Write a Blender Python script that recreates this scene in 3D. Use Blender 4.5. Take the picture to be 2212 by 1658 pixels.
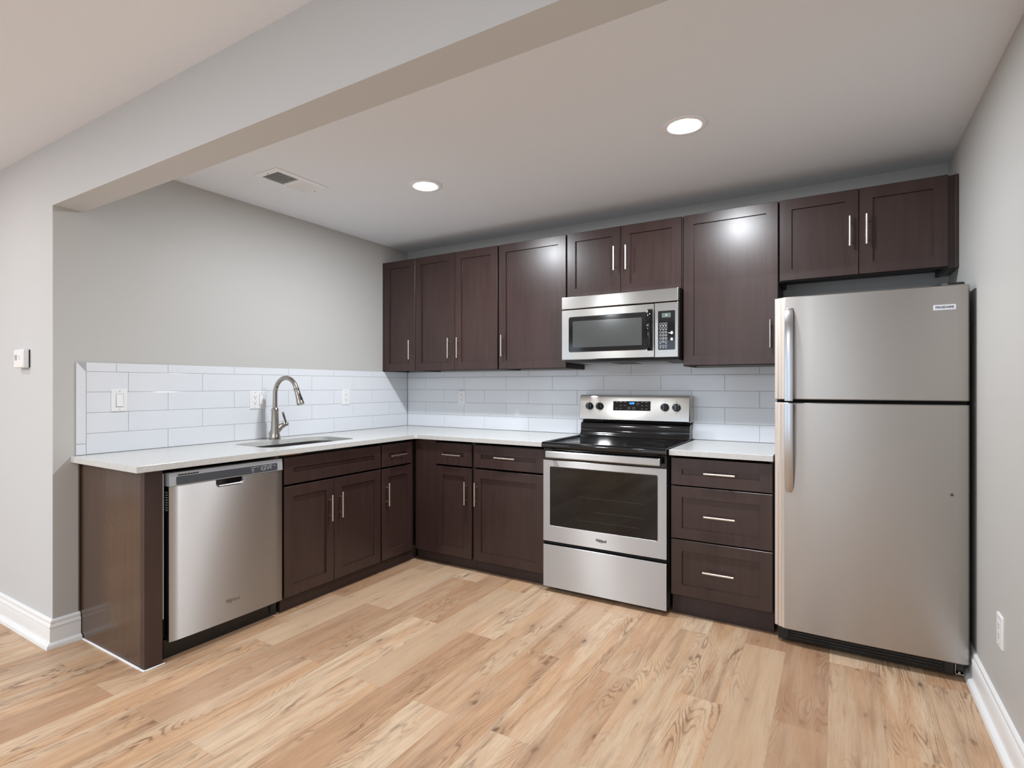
import bpy, bmesh, math, random
from mathutils import Vector, Matrix

scene = bpy.context.scene
for o in list(bpy.data.objects):
    bpy.data.objects.remove(o)
COL = scene.collection
R = math.radians

# ------------------------------------------------------------------ camera
IW, IH = 2212, 1658
cam_d = bpy.data.cameras.new('camera')
cam = bpy.data.objects.new('camera', cam_d)
COL.objects.link(cam)
cam.location = (3.2494, -3.6868, 1.2619)
cam.rotation_euler = (R(90), 0, 0.5458)
cam_d.sensor_width = 36
cam_d.lens = 1180.352 * 36 / IW
cam_d.shift_x = (IW / 2 - 1090.58) / IW
cam_d.shift_y = (833.33 - IH / 2) / IW
cam_d.clip_start = 0.02
scene.camera = cam

# ------------------------------------------------------------------ view, world
scene.view_settings.view_transform = 'Standard'
scene.view_settings.look = 'None'
scene.view_settings.exposure = 0.0
scene.view_settings.gamma = 1
scene.view_settings.use_curve_mapping = False
world = bpy.data.worlds.new('sky')
scene.world = world
world.use_nodes = True
bg = world.node_tree.nodes['Background']
bg.inputs[0].default_value = (0.62, 0.78, 1.0, 1)
bg.inputs[1].default_value = 0.8

# ------------------------------------------------------------------ lights of the room, with added fill
ZC = 2.443          # ceiling
WX = 3.755          # right wall
D = 2.561           # front face of partition wall and beam
REAR = -7.4
FARL = -3.6


def area(name, loc, rot, size, power, color, size_y=None, spread=180, shape=None):
    d = bpy.data.lights.new(name, 'AREA')
    d.energy = power
    d.color = color
    d.shape = shape or ('RECTANGLE' if size_y else 'DISK')
    d.size = size
    if size_y:
        d.size_y = size_y
    d.spread = R(spread)
    o = bpy.data.objects.new(name, d)
    o.location = loc
    o.rotation_euler = rot
    COL.objects.link(o)
    return o


# daylight at unseen rear windows: first matches tile reflections, others added for fill
DAY = (0.74, 0.87, 1.0)
WZ0, WZ1 = 0.10, 2.12
WINDOWS = [(0.20, 1.50), (2.25, 3.35), (-2.6, -1.2)]
for (a, b) in WINDOWS:
    area('window_daylight', ((a + b) / 2, REAR - 0.10, (WZ0 + WZ1) / 2), (R(90), 0, 0), b - a, 15, DAY, WZ1 - WZ0)
# unseen ceiling lamps: near ones match scallop and beam shadow, far ones added fill
WARM, COOL = (1.0, 0.89, 0.83), (0.87, 0.945, 1.0)
for (x, y, p, c) in [(-0.4, -3.5, 8, WARM), (1.2, -3.9, 6, COOL), (-2.2, -3.6, 5, WARM), (0.25, -5.2, 52, COOL), (2.6, -5.2, 40, COOL), (-2.0, -5.4, 48, COOL)]:
    area('living_room_downlight', (x, y, ZC - 0.004), (0, 0, 0), 0.13, p, c)
KITCHEN_LAMP_W = 27
KITCHEN_LAMP_C = (0.90, 0.945, 1.0)


# ------------------------------------------------------------------ materials
def srgb(r, g, b):
    f = lambda c: (c / 255 / 12.92) if c / 255 <= 0.04045 else ((c / 255 + 0.055) / 1.055) ** 2.4
    return (f(r), f(g), f(b), 1)


def mat(name, col=(0.5, 0.5, 0.5, 1), rough=0.5, metal=0.0, spec=0.5, coat=0.0, emit=None, emit_s=0.0):
    m = bpy.data.materials.new(name)
    m.use_nodes = True
    b = m.node_tree.nodes['Principled BSDF']
    b.inputs['Base Color'].default_value = col
    b.inputs['Roughness'].default_value = rough
    b.inputs['Metallic'].default_value = metal
    b.inputs['Specular IOR Level'].default_value = spec
    b.inputs['Coat Weight'].default_value = coat
    b.inputs['Coat Roughness'].default_value = 0.08
    if emit:
        b.inputs['Emission Color'].default_value = emit
        b.inputs['Emission Strength'].default_value = emit_s
    return m


class NT:
    """small helper for node graphs"""

    def __init__(self, m):
        self.t = m.node_tree
        self.b = self.t.nodes['Principled BSDF']

    def n(self, typ, **kw):
        node = self.t.nodes.new(typ)
        for k, v in kw.items():
            setattr(node, k, v)
        return node

    def put(self, sock, v):
        if hasattr(v, 'is_linked') or isinstance(v, bpy.types.NodeSocket):
            self.t.links.new(v, sock)
        elif isinstance(v, (tuple, list)) and len(v) == 3 and sock.type == 'RGBA':
            sock.default_value = (*v, 1)
        else:
            sock.default_value = v

    def math(self, op, a, b=0.0, c=None, clamp=False):
        nd = self.n('ShaderNodeMath', operation=op, use_clamp=clamp)
        self.put(nd.inputs[0], a)
        self.put(nd.inputs[1], b)
        if c is not None:
            self.put(nd.inputs[2], c)
        return nd.outputs[0]

    def mix(self, fac, a, b, blend='MIX'):
        nd = self.n('ShaderNodeMix', data_type='RGBA', blend_type=blend)
        self.put(nd.inputs[0], fac)
        self.put(nd.inputs[6], a)
        self.put(nd.inputs[7], b)
        return nd.outputs[2]

    def ramp(self, fac, stops):
        nd = self.n('ShaderNodeValToRGB')
        els = nd.color_ramp.elements
        while len(els) < len(stops):
            els.new(0.5)
        for e, (p, c) in zip(els, stops):
            e.position = p
            e.color = c if len(c) == 4 else (*c, 1)
        self.put(nd.inputs[0], fac)
        return nd.outputs[0]

    def maprange(self, v, a, b, c=0.0, d=1.0):
        nd = self.n('ShaderNodeMapRange')
        self.put(nd.inputs[0], v)
        for i, q in enumerate((a, b, c, d)):
            nd.inputs[1 + i].default_value = q
        return nd.outputs[0]

    def noise(self, vec, scale, detail=2.0, rough=0.5, dist=0.0):
        nd = self.n('ShaderNodeTexNoise')
        self.put(nd.inputs['Vector'], vec)
        nd.inputs['Scale'].default_value = scale
        nd.inputs['Detail'].default_value = detail
        nd.inputs['Roughness'].default_value = rough
        nd.inputs['Distortion'].default_value = dist
        return nd.outputs[0]

    def obj(self):
        return self.n('ShaderNodeTexCoord').outputs['Object']

    def sep(self, v):
        nd = self.n('ShaderNodeSeparateXYZ')
        self.put(nd.inputs[0], v)
        return nd.outputs

    def comb(self, x, y, z):
        nd = self.n('ShaderNodeCombineXYZ')
        for i, q in enumerate((x, y, z)):
            self.put(nd.inputs[i], q)
        return nd.outputs[0]

    def scale(self, v, s):
        nd = self.n('ShaderNodeMapping')
        self.put(nd.inputs['Vector'], v)
        nd.inputs['Scale'].default_value = s
        return nd.outputs[0]

    def bump(self, h, strength, dist=0.001):
        nd = self.n('ShaderNodeBump')
        nd.inputs['Strength'].default_value = strength
        nd.inputs['Distance'].default_value = dist
        self.put(nd.inputs['Height'], h)
        self.t.links.new(nd.outputs[0], self.b.inputs['Normal'])


def painted(name, col, rough=0.6, bump=0.12, scale=140):
    m = mat(name, col, rough, spec=0.35)
    g = NT(m)
    c = g.obj()
    v = g.noise(c, 1.3, 3)
    g.put(g.b.inputs['Base Color'], g.mix(g.maprange(v, 0.3, 0.7, 0.0, 0.06), col, tuple(q * 0.86 for q in col[:3])))
    g.bump(g.noise(c, scale, 2), bump, 0.0006)
    return m


M = {}
M['wall'] = painted('grey_wall_paint', srgb(194, 193, 190), 0.5)
M['ceiling'] = painted('ceiling_paint', srgb(238, 243, 250), 0.7)
M['beam_paint'] = painted('pale_grey_wall_paint', srgb(204, 205, 206), 0.55)  # copy of the wall paint, lightened to brighten the dim beam underside
M['trim'] = painted('white_trim_paint', srgb(238, 238, 238), 0.3, 0.03)
M['white_plastic'] = mat('white_plastic', srgb(238, 238, 238), 0.35)
M['white_fixture'] = mat('white_fixture', srgb(243, 246, 250), 0.45)
M['caulk'] = mat('white_caulk', srgb(238, 240, 242), 0.5)
M['black_plastic'] = mat('black_plastic', srgb(22, 22, 24), 0.38)
M['black_gloss'] = mat('black_gloss', srgb(14, 14, 16), 0.06, spec=0.6)
M['black_void'] = mat('dark_void', srgb(8, 8, 8), 0.8)
M['slot'] = mat('slot_dark', srgb(48, 46, 45), 0.7)
M['glass_dark'] = mat('dark_glass', srgb(13, 12, 12), 0.04, spec=0.45)
M['chrome'] = mat('polished_metal', srgb(205, 206, 210), 0.14, 1.0)
M['handle_metal'] = mat('brushed_handle_metal', srgb(196, 196, 199), 0.24, 1.0)
M['nickel'] = mat('satin_nickel', srgb(216, 208, 198), 0.3, 1.0)
M['grey_panel'] = mat('dark_grey_panel', srgb(72, 74, 80), 0.3)
M['grey_plastic'] = mat('grey_plastic', srgb(168, 170, 175), 0.4)
M['mark'] = mat('pale_print', srgb(200, 203, 208), 0.5)
M['dark_print'] = mat('dark_print', srgb(52, 44, 42), 0.4)
M['navy_print'] = mat('navy_print', srgb(50, 56, 72), 0.4)
M['badge'] = mat('badge_white', srgb(222, 226, 232), 0.25)
M['fridge_side'] = mat('charcoal_enamel', srgb(44, 44, 46), 0.45)
M['blue_led'] = mat('blue_led', srgb(40, 130, 255), 0.4, emit=srgb(60, 150, 255), emit_s=2.2)
M['white_led'] = mat('white_led', srgb(230, 240, 235), 0.4, emit=srgb(225, 245, 235), emit_s=1.2)
M['screen'] = mat('grey_lcd', srgb(92, 104, 100), 0.25)
M['lens'] = mat('lamp_lens', srgb(255, 252, 246), 0.4, emit=srgb(255, 252, 246), emit_s=40.0)
M['faucet_nickel'] = mat('faucet_nickel', srgb(168, 161, 153), 0.26, 1.0)
M['letter_metal'] = mat('letter_metal', srgb(150, 142, 136), 0.25, 0.8)
M['raw_wood'] = mat('raw_wood', srgb(150, 110, 70), 0.7)

# brushed stainless


def steel(name, col, rough, axis, aniso=0.0, streak=0.012):
    m = mat(name, col, rough, 1.0)
    g = NT(m)
    c = g.obj()
    if aniso:
        g.b.inputs['Anisotropic'].default_value = aniso
        # brushed along the horizontal: reflections smear vertically
        g.put(g.b.inputs['Tangent'], g.comb(0.0, 0.0, 1.0))
    return m


M['steel'] = steel('brushed_stainless', srgb(192, 191, 191), 0.35, 'h', 1.0)
M['steel_micro'] = steel('microwave_stainless', srgb(194, 190, 185), 0.22, 'h', 0.7)
M['steel_soft'] = steel('satin_stainless', srgb(178, 173, 168), 0.34, 'h', 0.6)
M['steel_edge'] = mat('silver_edge_trim', srgb(228, 217, 207), 0.3, 0.4)  # paler than the door: reflection of the room put into the colour
M['steel_sink'] = steel('sink_stainless', srgb(150, 146, 142), 0.3, 'h', 0.0)

# espresso stained maple


def espresso(name, c1, c2, rough, fleck=False):
    m = mat(name, c1, rough, spec=0.5)
    g = NT(m)
    c = g.obj()
    v = g.noise(g.scale(c, (34, 34, 2.2)), 1.0, 4, 0.6)
    w = g.noise(g.scale(c, (4.0, 4.0, 1.2)), 1.0, 3, 0.55)
    f = g.math('ADD', g.math('MULTIPLY', v, 0.55), g.math('MULTIPLY', w, 0.45))
    colr = g.ramp(f, [(0.32, c1), (0.68, c2)])
    if fleck:
        vo = g.n('ShaderNodeTexVoronoi')
        g.put(vo.inputs['Vector'], c)
        vo.inputs['Scale'].default_value = 11
        hit = g.math('LESS_THAN', vo.outputs['Distance'], 0.028)
        keep = g.math('GREATER_THAN', g.sep(vo.outputs['Color'])[0], 0.55)
        colr = g.mix(g.math('MULTIPLY', hit, keep), colr, srgb(214, 206, 192))
    g.put(g.b.inputs['Base Color'], colr)
    g.put(g.b.inputs['Roughness'], g.maprange(w, 0.3, 0.7, rough - 0.02, rough + 0.02))
    g.bump(v, 0.05, 0.0004)
    return m


M['wood'] = espresso('espresso_maple', srgb(51, 36, 34), srgb(67, 49, 45), 0.31)
M['wood_kick'] = espresso('espresso_kick', srgb(46, 33, 32), srgb(60, 43, 41), 0.5)
M['panel'] = espresso('espresso_veneer_panel', srgb(76, 59, 49), srgb(86, 67, 56), 0.17, True)
M['carcass'] = mat('dark_carcass', srgb(34, 24, 23), 0.5)

# quartz counter
m = M['quartz'] = mat('white_quartz', srgb(226, 225, 220), 0.2)
g = NT(m)
c = g.obj()
vo = g.n('ShaderNodeTexVoronoi')
g.put(vo.inputs['Vector'], c)
vo.inputs['Scale'].default_value = 120
spk = g.math('MULTIPLY', g.math('LESS_THAN', vo.outputs['Distance'], 0.22), g.math('GREATER_THAN', g.sep(vo.outputs['Color'])[0], 0.72))
base = g.mix(g.maprange(g.noise(c, 60, 3), 0.35, 0.65), srgb(201, 201, 199), srgb(208, 208, 206))
g.put(g.b.inputs['Base Color'], g.mix(g.math('MULTIPLY', spk, 0.45), base, srgb(170, 166, 158)))

# glazed tile and grout
m = M['tile'] = mat('white_glazed_tile', srgb(226, 229, 234), 0.1, spec=0.5)
g = NT(m)
c = g.obj()
g.bump(g.noise(c, 9, 2), 0.06, 0.004)
M['grout'] = mat('grey_grout', srgb(176, 178, 178), 0.8)

# oak planks: boards run along y, 0.178 wide, 1.22 long
m = M['floor'] = mat('oak_plank_floor', srgb(205, 172, 138), 0.36, spec=0.4)
g = NT(m)
c = g.obj()
x, y, z = g.sep(c)
PW, PL = 0.178, 1.22
u = g.math('DIVIDE', g.math('SUBTRACT', x, 1.0847 - 60 * PW), PW)
row = g.math('FLOOR', u)
fu = g.math('FRACT', u)
par = g.math('MODULO', row, 2.0)
v = g.math('DIVIDE', g.math('ADD', g.math('ADD', y, 2.0 + 30 * PL), g.math('MULTIPLY', par, 0.61)), PL)
colm = g.math('FLOOR', v)
fv = g.math('FRACT', v)
wn = g.n('ShaderNodeTexWhiteNoise', noise_dimensions='2D')
g.put(wn.inputs['Vector'], g.comb(row, colm, 0.0))
r1, r2, r3 = g.sep(wn.outputs['Color'])
rnd = wn.outputs['Value']
lx = g.math('MULTIPLY', fu, PW)
flip = g.math('SUBTRACT', g.math('MULTIPLY', g.math('GREATER_THAN', r3, 0.5), 2.0), 1.0)
ly = g.math('MULTIPLY', g.math('MULTIPLY', fv, PL), flip)
off = g.math('MULTIPLY', rnd, 53.0)
pc = g.comb(lx, ly, off)
# slow growth field -> cathedral rings
fieldc = g.comb(g.math('MULTIPLY', lx, 7.5), g.math('MULTIPLY', ly, 1.0), off)
fld = g.noise(fieldc, 1.0, 2.0, 0.45, 0.25)
wob = g.noise(g.comb(g.math('MULTIPLY', lx, 60.0), g.math('MULTIPLY', ly, 26.0), off), 1.0, 3.0, 0.6)
ph = g.math('ADD', g.math('MULTIPLY', fld, 190.0), g.math('MULTIPLY', wob, 4.5))
ring = g.math('ADD', g.math('MULTIPLY', g.math('SINE', ph), 0.5), 0.5)
ringl = g.math('POWER', ring, 4.0)
where = g.maprange(g.noise(g.comb(g.math('MULTIPLY', lx, 9.0), g.math('MULTIPLY', ly, 2.2), g.math('ADD', off, 7.0)), 1.0, 2.0), 0.47, 0.68)
ringm = g.math('MULTIPLY', ringl, where)
fib = g.noise(g.comb(g.math('MULTIPLY', lx, 210.0), g.math('MULTIPLY', ly, 7.0), off), 1.0, 4.0, 0.65)
strk = g.noise(g.comb(g.math('MULTIPLY', lx, 26.0), g.math('MULTIPLY', ly, 1.3), g.math('ADD', off, 3.0)), 1.0, 6.0, 0.68, 0.3)
tone = g.noise(g.comb(g.math('MULTIPLY', lx, 8.0), g.math('MULTIPLY', ly, 0.9), g.math('ADD', off, 11.0)), 1.0, 4.0, 0.6)
colr = g.ramp(tone, [(0.30, srgb(216, 178, 138)), (0.44, srgb(198, 156, 118)), (0.56, srgb(214, 186, 154)), (0.70, srgb(176, 134, 100))])
colr = g.mix(g.math('MULTIPLY', g.maprange(strk, 0.52, 0.70), 0.70), colr, srgb(122, 90, 66))
colr = g.mix(g.math('MULTIPLY', g.maprange(fib, 0.46, 0.75), 0.38), colr, srgb(150, 114, 86))
pore = g.noise(g.comb(g.math('MULTIPLY', lx, 420.0), g.math('MULTIPLY', ly, 26.0), off), 1.0, 2.0, 0.5)
colr = g.mix(g.math('MULTIPLY', g.maprange(pore, 0.60, 0.72), 0.35), colr, srgb(128, 94, 70))
colr = g.mix(g.math('MULTIPLY', ringm, 0.85), colr, srgb(102, 73, 54))
# knots
vo = g.n('ShaderNodeTexVoronoi', voronoi_dimensions='2D')
g.put(vo.inputs['Vector'], g.comb(g.math('ADD', g.math('MULTIPLY', lx, 5.0), off), g.math('ADD', g.math('MULTIPLY', ly, 2.2), off), 0.0))
vo.inputs['Scale'].default_value = 1.0
kd = g.math('ADD', vo.outputs['Distance'], g.math('MULTIPLY', g.math('SUBTRACT', wob, 0.5), 0.10))
keep = g.math('GREATER_THAN', g.sep(vo.outputs['Color'])[1], 0.45)
colr = g.mix(g.math('MULTIPLY', g.math('MULTIPLY', g.maprange(kd, 0.26, 0.03), keep), 0.40), colr, srgb(140, 104, 80))
colr = g.mix(g.math('MULTIPLY', g.math('MULTIPLY', g.maprange(kd, 0.060, 0.02), keep), 0.75), colr, srgb(84, 60, 46))
# board to board tone
colr = g.mix(g.math('MULTIPLY', g.maprange(r1, 0.3, 0.95), 0.72), colr, srgb(164, 123, 90))
colr = g.mix(g.math('MULTIPLY', g.maprange(r2, 0.5, 1.0), 0.35), colr, srgb(226, 202, 170))
# joints
e1 = g.math('MINIMUM', fu, g.math('SUBTRACT', 1.0, fu))
e2 = g.math('MINIMUM', fv, g.math('SUBTRACT', 1.0, fv))
j = g.math('MAXIMUM', g.math('LESS_THAN', e1, 0.006), g.math('LESS_THAN', e2, 0.0009))
colr = g.mix(g.math('MULTIPLY', j, 0.16), colr, srgb(110, 80, 58))
hs = g.n('ShaderNodeHueSaturation')
hs.inputs['Saturation'].default_value = 0.95
hs.inputs['Value'].default_value = 1.0
g.put(hs.inputs['Color'], colr)
g.put(g.b.inputs['Base Color'], hs.outputs[0])
g.put(g.b.inputs['Roughness'], g.maprange(fib, 0.3, 0.7, 0.34, 0.46))
g.bump(g.math('SUBTRACT', g.math('MULTIPLY', fib, 0.3), j), 0.12, 0.0006)


# ------------------------------------------------------------------ mesh helpers
class Frame:
    def __init__(self, o, u, v, n):
        self.o, self.u, self.v, self.n = Vector(o), Vector(u), Vector(v), Vector(n)

    def __call__(self, a, b, c=0.0):
        return self.o + self.u * a + self.v * b + self.n * c


BACK = lambda y, x=0, z=0: Frame((x, y, z), (1, 0, 0), (0, 0, 1), (0, -1, 0))
LEFT = lambda x, y=0, z=0: Frame((x, y, z), (0, 1, 0), (0, 0, 1), (1, 0, 0))
RIGHT = lambda x, y=0, z=0: Frame((x, y, z), (0, -1, 0), (0, 0, 1), (-1, 0, 0))
UNDER = lambda z, x=0, y=0: Frame((x, y, z), (1, 0, 0), (0, -1, 0), (0, 0, -1))
TOP = lambda z, x=0, y=0: Frame((x, y, z), (1, 0, 0), (0, 1, 0), (0, 0, 1))


def box(bm, lo, hi):
    x0, y0, z0 = (min(a, b) for a, b in zip(lo, hi))
    x1, y1, z1 = (max(a, b) for a, b in zip(lo, hi))
    v = [bm.verts.new(p) for p in ((x0, y0, z0), (x1, y0, z0), (x1, y1, z0), (x0, y1, z0), (x0, y0, z1), (x1, y0, z1), (x1, y1, z1), (x0, y1, z1))]
    for f in ((0, 3, 2, 1), (4, 5, 6, 7), (0, 1, 5, 4), (1, 2, 6, 5), (2, 3, 7, 6), (3, 0, 4, 7)):
        bm.faces.new([v[i] for i in f])


def fbox(bm, F, a0, a1, b0, b1, c0, c1):
    box(bm, F(a0, b0, c0), F(a1, b1, c1))


def prism(bm, pts0, pts1):
    """solid between two matching closed loops"""
    a = [bm.verts.new(p) for p in pts0]
    b = [bm.verts.new(p) for p in pts1]
    n = len(a)
    bm.faces.new(a[::-1])
    bm.faces.new(b)
    for i in range(n):
        bm.faces.new((a[i], a[(i + 1) % n], b[(i + 1) % n], b[i]))


def loft(bm, loops, cap0=True, cap1=True, closed=True):
    L = [[bm.verts.new(p) for p in lp] for lp in loops]
    n = len(L[0])
    for A, B in zip(L, L[1:]):
        for i in range(n if closed else n - 1):
            bm.faces.new((A[i], A[(i + 1) % n], B[(i + 1) % n], B[i]))
    if cap0:
        bm.faces.new(L[0][::-1])
    if cap1:
        bm.faces.new(L[-1])


def circle(F, ca, cb, r, c=0.0, n=32, rb=None):
    rb = rb or r
    return [F(ca + r * math.cos(2 * math.pi * i / n), cb + rb * math.sin(2 * math.pi * i / n), c) for i in range(n)]


def rrect(F, a0, a1, b0, b1, r, c=0.0, n=6, corners=(1, 1, 1, 1)):
    out = []
    for k, (ca, cb, t0) in enumerate(((a1 - r, b1 - r, 0), (a0 + r, b1 - r, 90), (a0 + r, b0 + r, 180), (a1 - r, b0 + r, 270))):
        if corners[k]:
            for i in range(n + 1):
                t = R(t0 + 90 * i / n)
                out.append(F(ca + r * math.cos(t), cb + r * math.sin(t), c))
        else:
            sx = 1 if k in (0, 3) else -1
            sy = 1 if k in (0, 1) else -1
            out.append(F(ca + sx * r, cb + sy * r, c))
    return out


def cyl(bm, p0, p1, r0, r1=None, n=20):
    p0, p1 = Vector(p0), Vector(p1)
    r1 = r0 if r1 is None else r1
    d = (p1 - p0).normalized()
    a = d.orthogonal().normalized()
    b = d.cross(a)
    mk = lambda p, r: [p + (a * math.cos(2 * math.pi * i / n) + b * math.sin(2 * math.pi * i / n)) * r for i in range(n)]
    loft(bm, [mk(p0, r0), mk(p1, r1)])


def tube(bm, pts, rads, n=20):
    """swept tube with varying radius along a planar or smooth path"""
    pts = [Vector(p) for p in pts]
    if not isinstance(rads, (list, tuple)):
        rads = [rads] * len(pts)
    loops = []
    ref = None
    for i, p in enumerate(pts):
        t = (pts[min(i + 1, len(pts) - 1)] - pts[max(i - 1, 0)]).normalized()
        if ref is None:
            ref = t.orthogonal().normalized()
        a = (ref - t * ref.dot(t)).normalized()
        ref = a
        b = t.cross(a)
        loops.append([p + (a * math.cos(2 * math.pi * k / n) + b * math.sin(2 * math.pi * k / n)) * rads[i] for k in range(n)])
    loft(bm, loops)


def lathe(bm, origin, axis, prof, n=32):
    """prof: list of (radius, height along axis)"""
    o = Vector(origin)
    d = Vector(axis).normalized()
    a = d.orthogonal().normalized()
    b = d.cross(a)
    loops = [[o + d * h + (a * math.cos(2 * math.pi * k / n) + b * math.sin(2 * math.pi * k / n)) * max(r, 1e-5) for k in range(n)] for r, h in prof]
    loft(bm, loops)


def ring(bm, F, ca, cb, ro, ri, c0, c1, n=24):
    o0, o1 = circle(F, ca, cb, ro, c0, n), circle(F, ca, cb, ro, c1, n)
    i0, i1 = circle(F, ca, cb, ri, c0, n), circle(F, ca, cb, ri, c1, n)
    V = [[bm.verts.new(p) for p in lp] for lp in (o0, o1, i1, i0)]
    for k in range(4):
        A, B = V[k], V[(k + 1) % 4]
        for i in range(n):
            bm.faces.new((A[i], A[(i + 1) % n], B[(i + 1) % n], B[i]))


def frame_loop(bm, outer, inner, F_back_outer=None):
    """flat ring between two loops of the same count"""
    A = [bm.verts.new(p) for p in outer]
    B = [bm.verts.new(p) for p in inner]
    n = len(A)
    for i in range(n):
        bm.faces.new((A[i], A[(i + 1) % n], B[(i + 1) % n], B[i]))


def shaker(bm, F, a0, a1, b0, b1, c0, c1, rail=0.058, deep=0.011, ch=0.0015):
    """framed front with a recessed flat panel, one closed mesh; c1 is the face"""
    rect = lambda i, c: [F(a0 + i, b0 + i, c), F(a1 - i, b0 + i, c), F(a1 - i, b1 - i, c), F(a0 + i, b1 - i, c)]
    loops = [rect(0, c0), rect(0, c1 - ch), rect(ch, c1), rect(rail, c1), rect(rail + 0.0015, c1 - deep)]
    loft(bm, loops)


def textmesh(bm, s, size, F, a, b, c, shear=0.0, extrude=0.0004, align='CENTER', spacing=1.0, bold=0.0, width=None):
    cu = bpy.data.curves.new('lettering_curve', 'FONT')
    cu.body = s
    cu.size = size
    cu.shear = shear
    cu.extrude = extrude
    cu.offset = bold
    cu.align_x = align
    cu.align_y = 'CENTER'
    cu.space_character = spacing
    cu.resolution_u = 3
    ob = bpy.data.objects.new('lettering_curve', cu)
    COL.objects.link(ob)
    dg = bpy.context.evaluated_depsgraph_get()
    me = ob.evaluated_get(dg).to_mesh()
    k = 1.0
    if width and len(me.vertices):
        xs = [q.co.x for q in me.vertices]
        k = width / (max(xs) - min(xs))
    vs = [bm.verts.new(F(a + q.co.x * k, b + q.co.y, c + extrude + q.co.z)) for q in me.vertices]
    for p in me.polygons:
        try:
            bm.faces.new([vs[i] for i in p.vertices])
        except ValueError:
            pass
    ob.evaluated_get(dg).to_mesh_clear()
    bpy.data.objects.remove(ob)
    bpy.data.curves.remove(cu)


def root_loc(o):
    while o.parent:
        o = o.parent
    return o.location


def obj(name, bm, material, parent=None, bevel=0.0, smooth=None, seg=2, label=None, kind=None, at=None, recalc=True):
    """link one mesh object; vertices are given in world space"""
    if isinstance(bm, tuple):
        bm = bm[0]
    org = root_loc(parent) if parent else Vector(at or (0, 0, 0))
    if recalc:
        bmesh.ops.recalc_face_normals(bm, faces=bm.faces)
    for q in bm.verts:
        q.co -= org
    me = bpy.data.meshes.new(name)
    bm.to_mesh(me)
    bm.free()
    me.materials.append(M[material] if isinstance(material, str) else material)
    if smooth is not None:
        for p in me.polygons:
            p.use_smooth = True
        me.set_sharp_from_angle(angle=R(smooth))
    o = bpy.data.objects.new(name, me)
    COL.objects.link(o)
    if parent:
        o.parent = parent
    else:
        o.location = org
    if bevel:
        mo = o.modifiers.new('edge', 'BEVEL')
        mo.width = bevel
        mo.segments = seg
        mo.limit_method = 'ANGLE'
        mo.angle_limit = R(40)
    if label:
        o['label'] = label
    if kind:
        o['kind'] = kind
    return o


def thing(name, label, cat, loc, group=None):
    o = bpy.data.objects.new(name, None)
    o.empty_display_size = 0.1
    COL.objects.link(o)
    o.location = loc
    o['label'] = label
    o['category'] = cat
    if group:
        o['group'] = group
    return o


def tag(o, label, cat, group=None):
    o['label'] = label
    o['category'] = cat
    if group:
        o['group'] = group
    return o


def struct(name, bm, m, bevel=0.0, smooth=None):
    return obj(name, bm, m, None, bevel, smooth, kind='structure')


B = bmesh.new

# ------------------------------------------------------------------ the room
b = B(); box(b, (FARL - 0.1, REAR - 0.1, -0.1), (WX + 0.1, 0.1, 0.0)); struct('floor', b, 'floor')
b = B(); box(b, (FARL - 0.1, REAR - 0.1, ZC), (WX + 0.1, 0.1, ZC + 0.1)); struct('ceiling', b, 'ceiling')
b = B(); box(b, (0, 0, 0), (WX + 0.1, 0.1, ZC)); struct('wall_back', b, 'wall')
b = B(); box(b, (WX, REAR - 0.1, 0), (WX + 0.1, 0, ZC)); struct('wall_right', b, 'wall')
b = B(); box(b, (-0.12, -D + 0.004, 0), (0, 0.1, ZC)); struct('wall_left', b, 'wall')
b = B()
prism(b, [(FARL, -D, 0), (0, -D, 0), (0, -D + 0.004, 0), (-0.12, -D + 0.004, 0), (-0.12, -D + 0.12, 0), (FARL, -D + 0.12, 0)],
      [(FARL, -D, ZC), (0, -D, ZC), (0, -D + 0.004, ZC), (-0.12, -D + 0.004, ZC), (-0.12, -D + 0.12, ZC), (FARL, -D + 0.12, ZC)])
struct('wall_partition', b, 'beam_paint')
b = B(); box(b, (FARL - 0.1, REAR - 0.1, 0), (FARL, -D + 0.12, ZC)); struct('wall_far_left', b, 'wall')
ZS = 2.138
b = B(); box(b, (0, -D, ZS), (WX, -2.4324, ZC)); struct('ceiling_beam', b, 'beam_paint')
# rear wall behind the camera; all windows but one added for fill light
b = B()
xs = sorted(WINDOWS)
cur = FARL
for (a, e) in xs:
    box(b, (cur, REAR - 0.1, 0), (a, REAR, ZC))
    box(b, (a, REAR - 0.1, 0), (e, REAR, WZ0))
    box(b, (a, REAR - 0.1, WZ1), (e, REAR, ZC))
    cur = e
box(b, (cur, REAR - 0.1, 0), (WX, REAR, ZC))
struct('wall_rear', b, 'wall')
m = M['pane'] = bpy.data.materials.new('window_glass')
m.use_nodes = True
nt = m.node_tree
nt.nodes.clear()
out = nt.nodes.new('ShaderNodeOutputMaterial')
mx = nt.nodes.new('ShaderNodeMixShader')
tr = nt.nodes.new('ShaderNodeBsdfTransparent')
gl = nt.nodes.new('ShaderNodeBsdfGlossy')
gl.inputs['Roughness'].default_value = 0.02
mx.inputs[0].default_value = 0.06
nt.links.new(tr.outputs[0], mx.inputs[1])
nt.links.new(gl.outputs[0], mx.inputs[2])
nt.links.new(mx.outputs[0], out.inputs[0])
for k, (a, e) in enumerate(WINDOWS):
    F = Frame((a, REAR, WZ0), (1, 0, 0), (0, 0, 1), (0, 1, 0))
    w, h = e - a, WZ1 - WZ0
    b = B()
    for (p, q, r_, s) in ((-0.06, w + 0.06, -0.06, 0.0), (-0.06, w + 0.06, h, h + 0.06), (-0.06, 0, 0, h), (w, w + 0.06, 0, h)):
        fbox(b, F, p, q, r_, s, 0.001, 0.02)
    fbox(b, F, 0, w, h / 2 - 0.02, h / 2 + 0.02, -0.06, -0.02)
    fr = struct('window_%d' % (k + 1), b, 'trim')
    b = B(); fbox(b, F, 0, w, 0, h, -0.045, -0.04); obj('pane', b, 'pane', fr)


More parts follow.
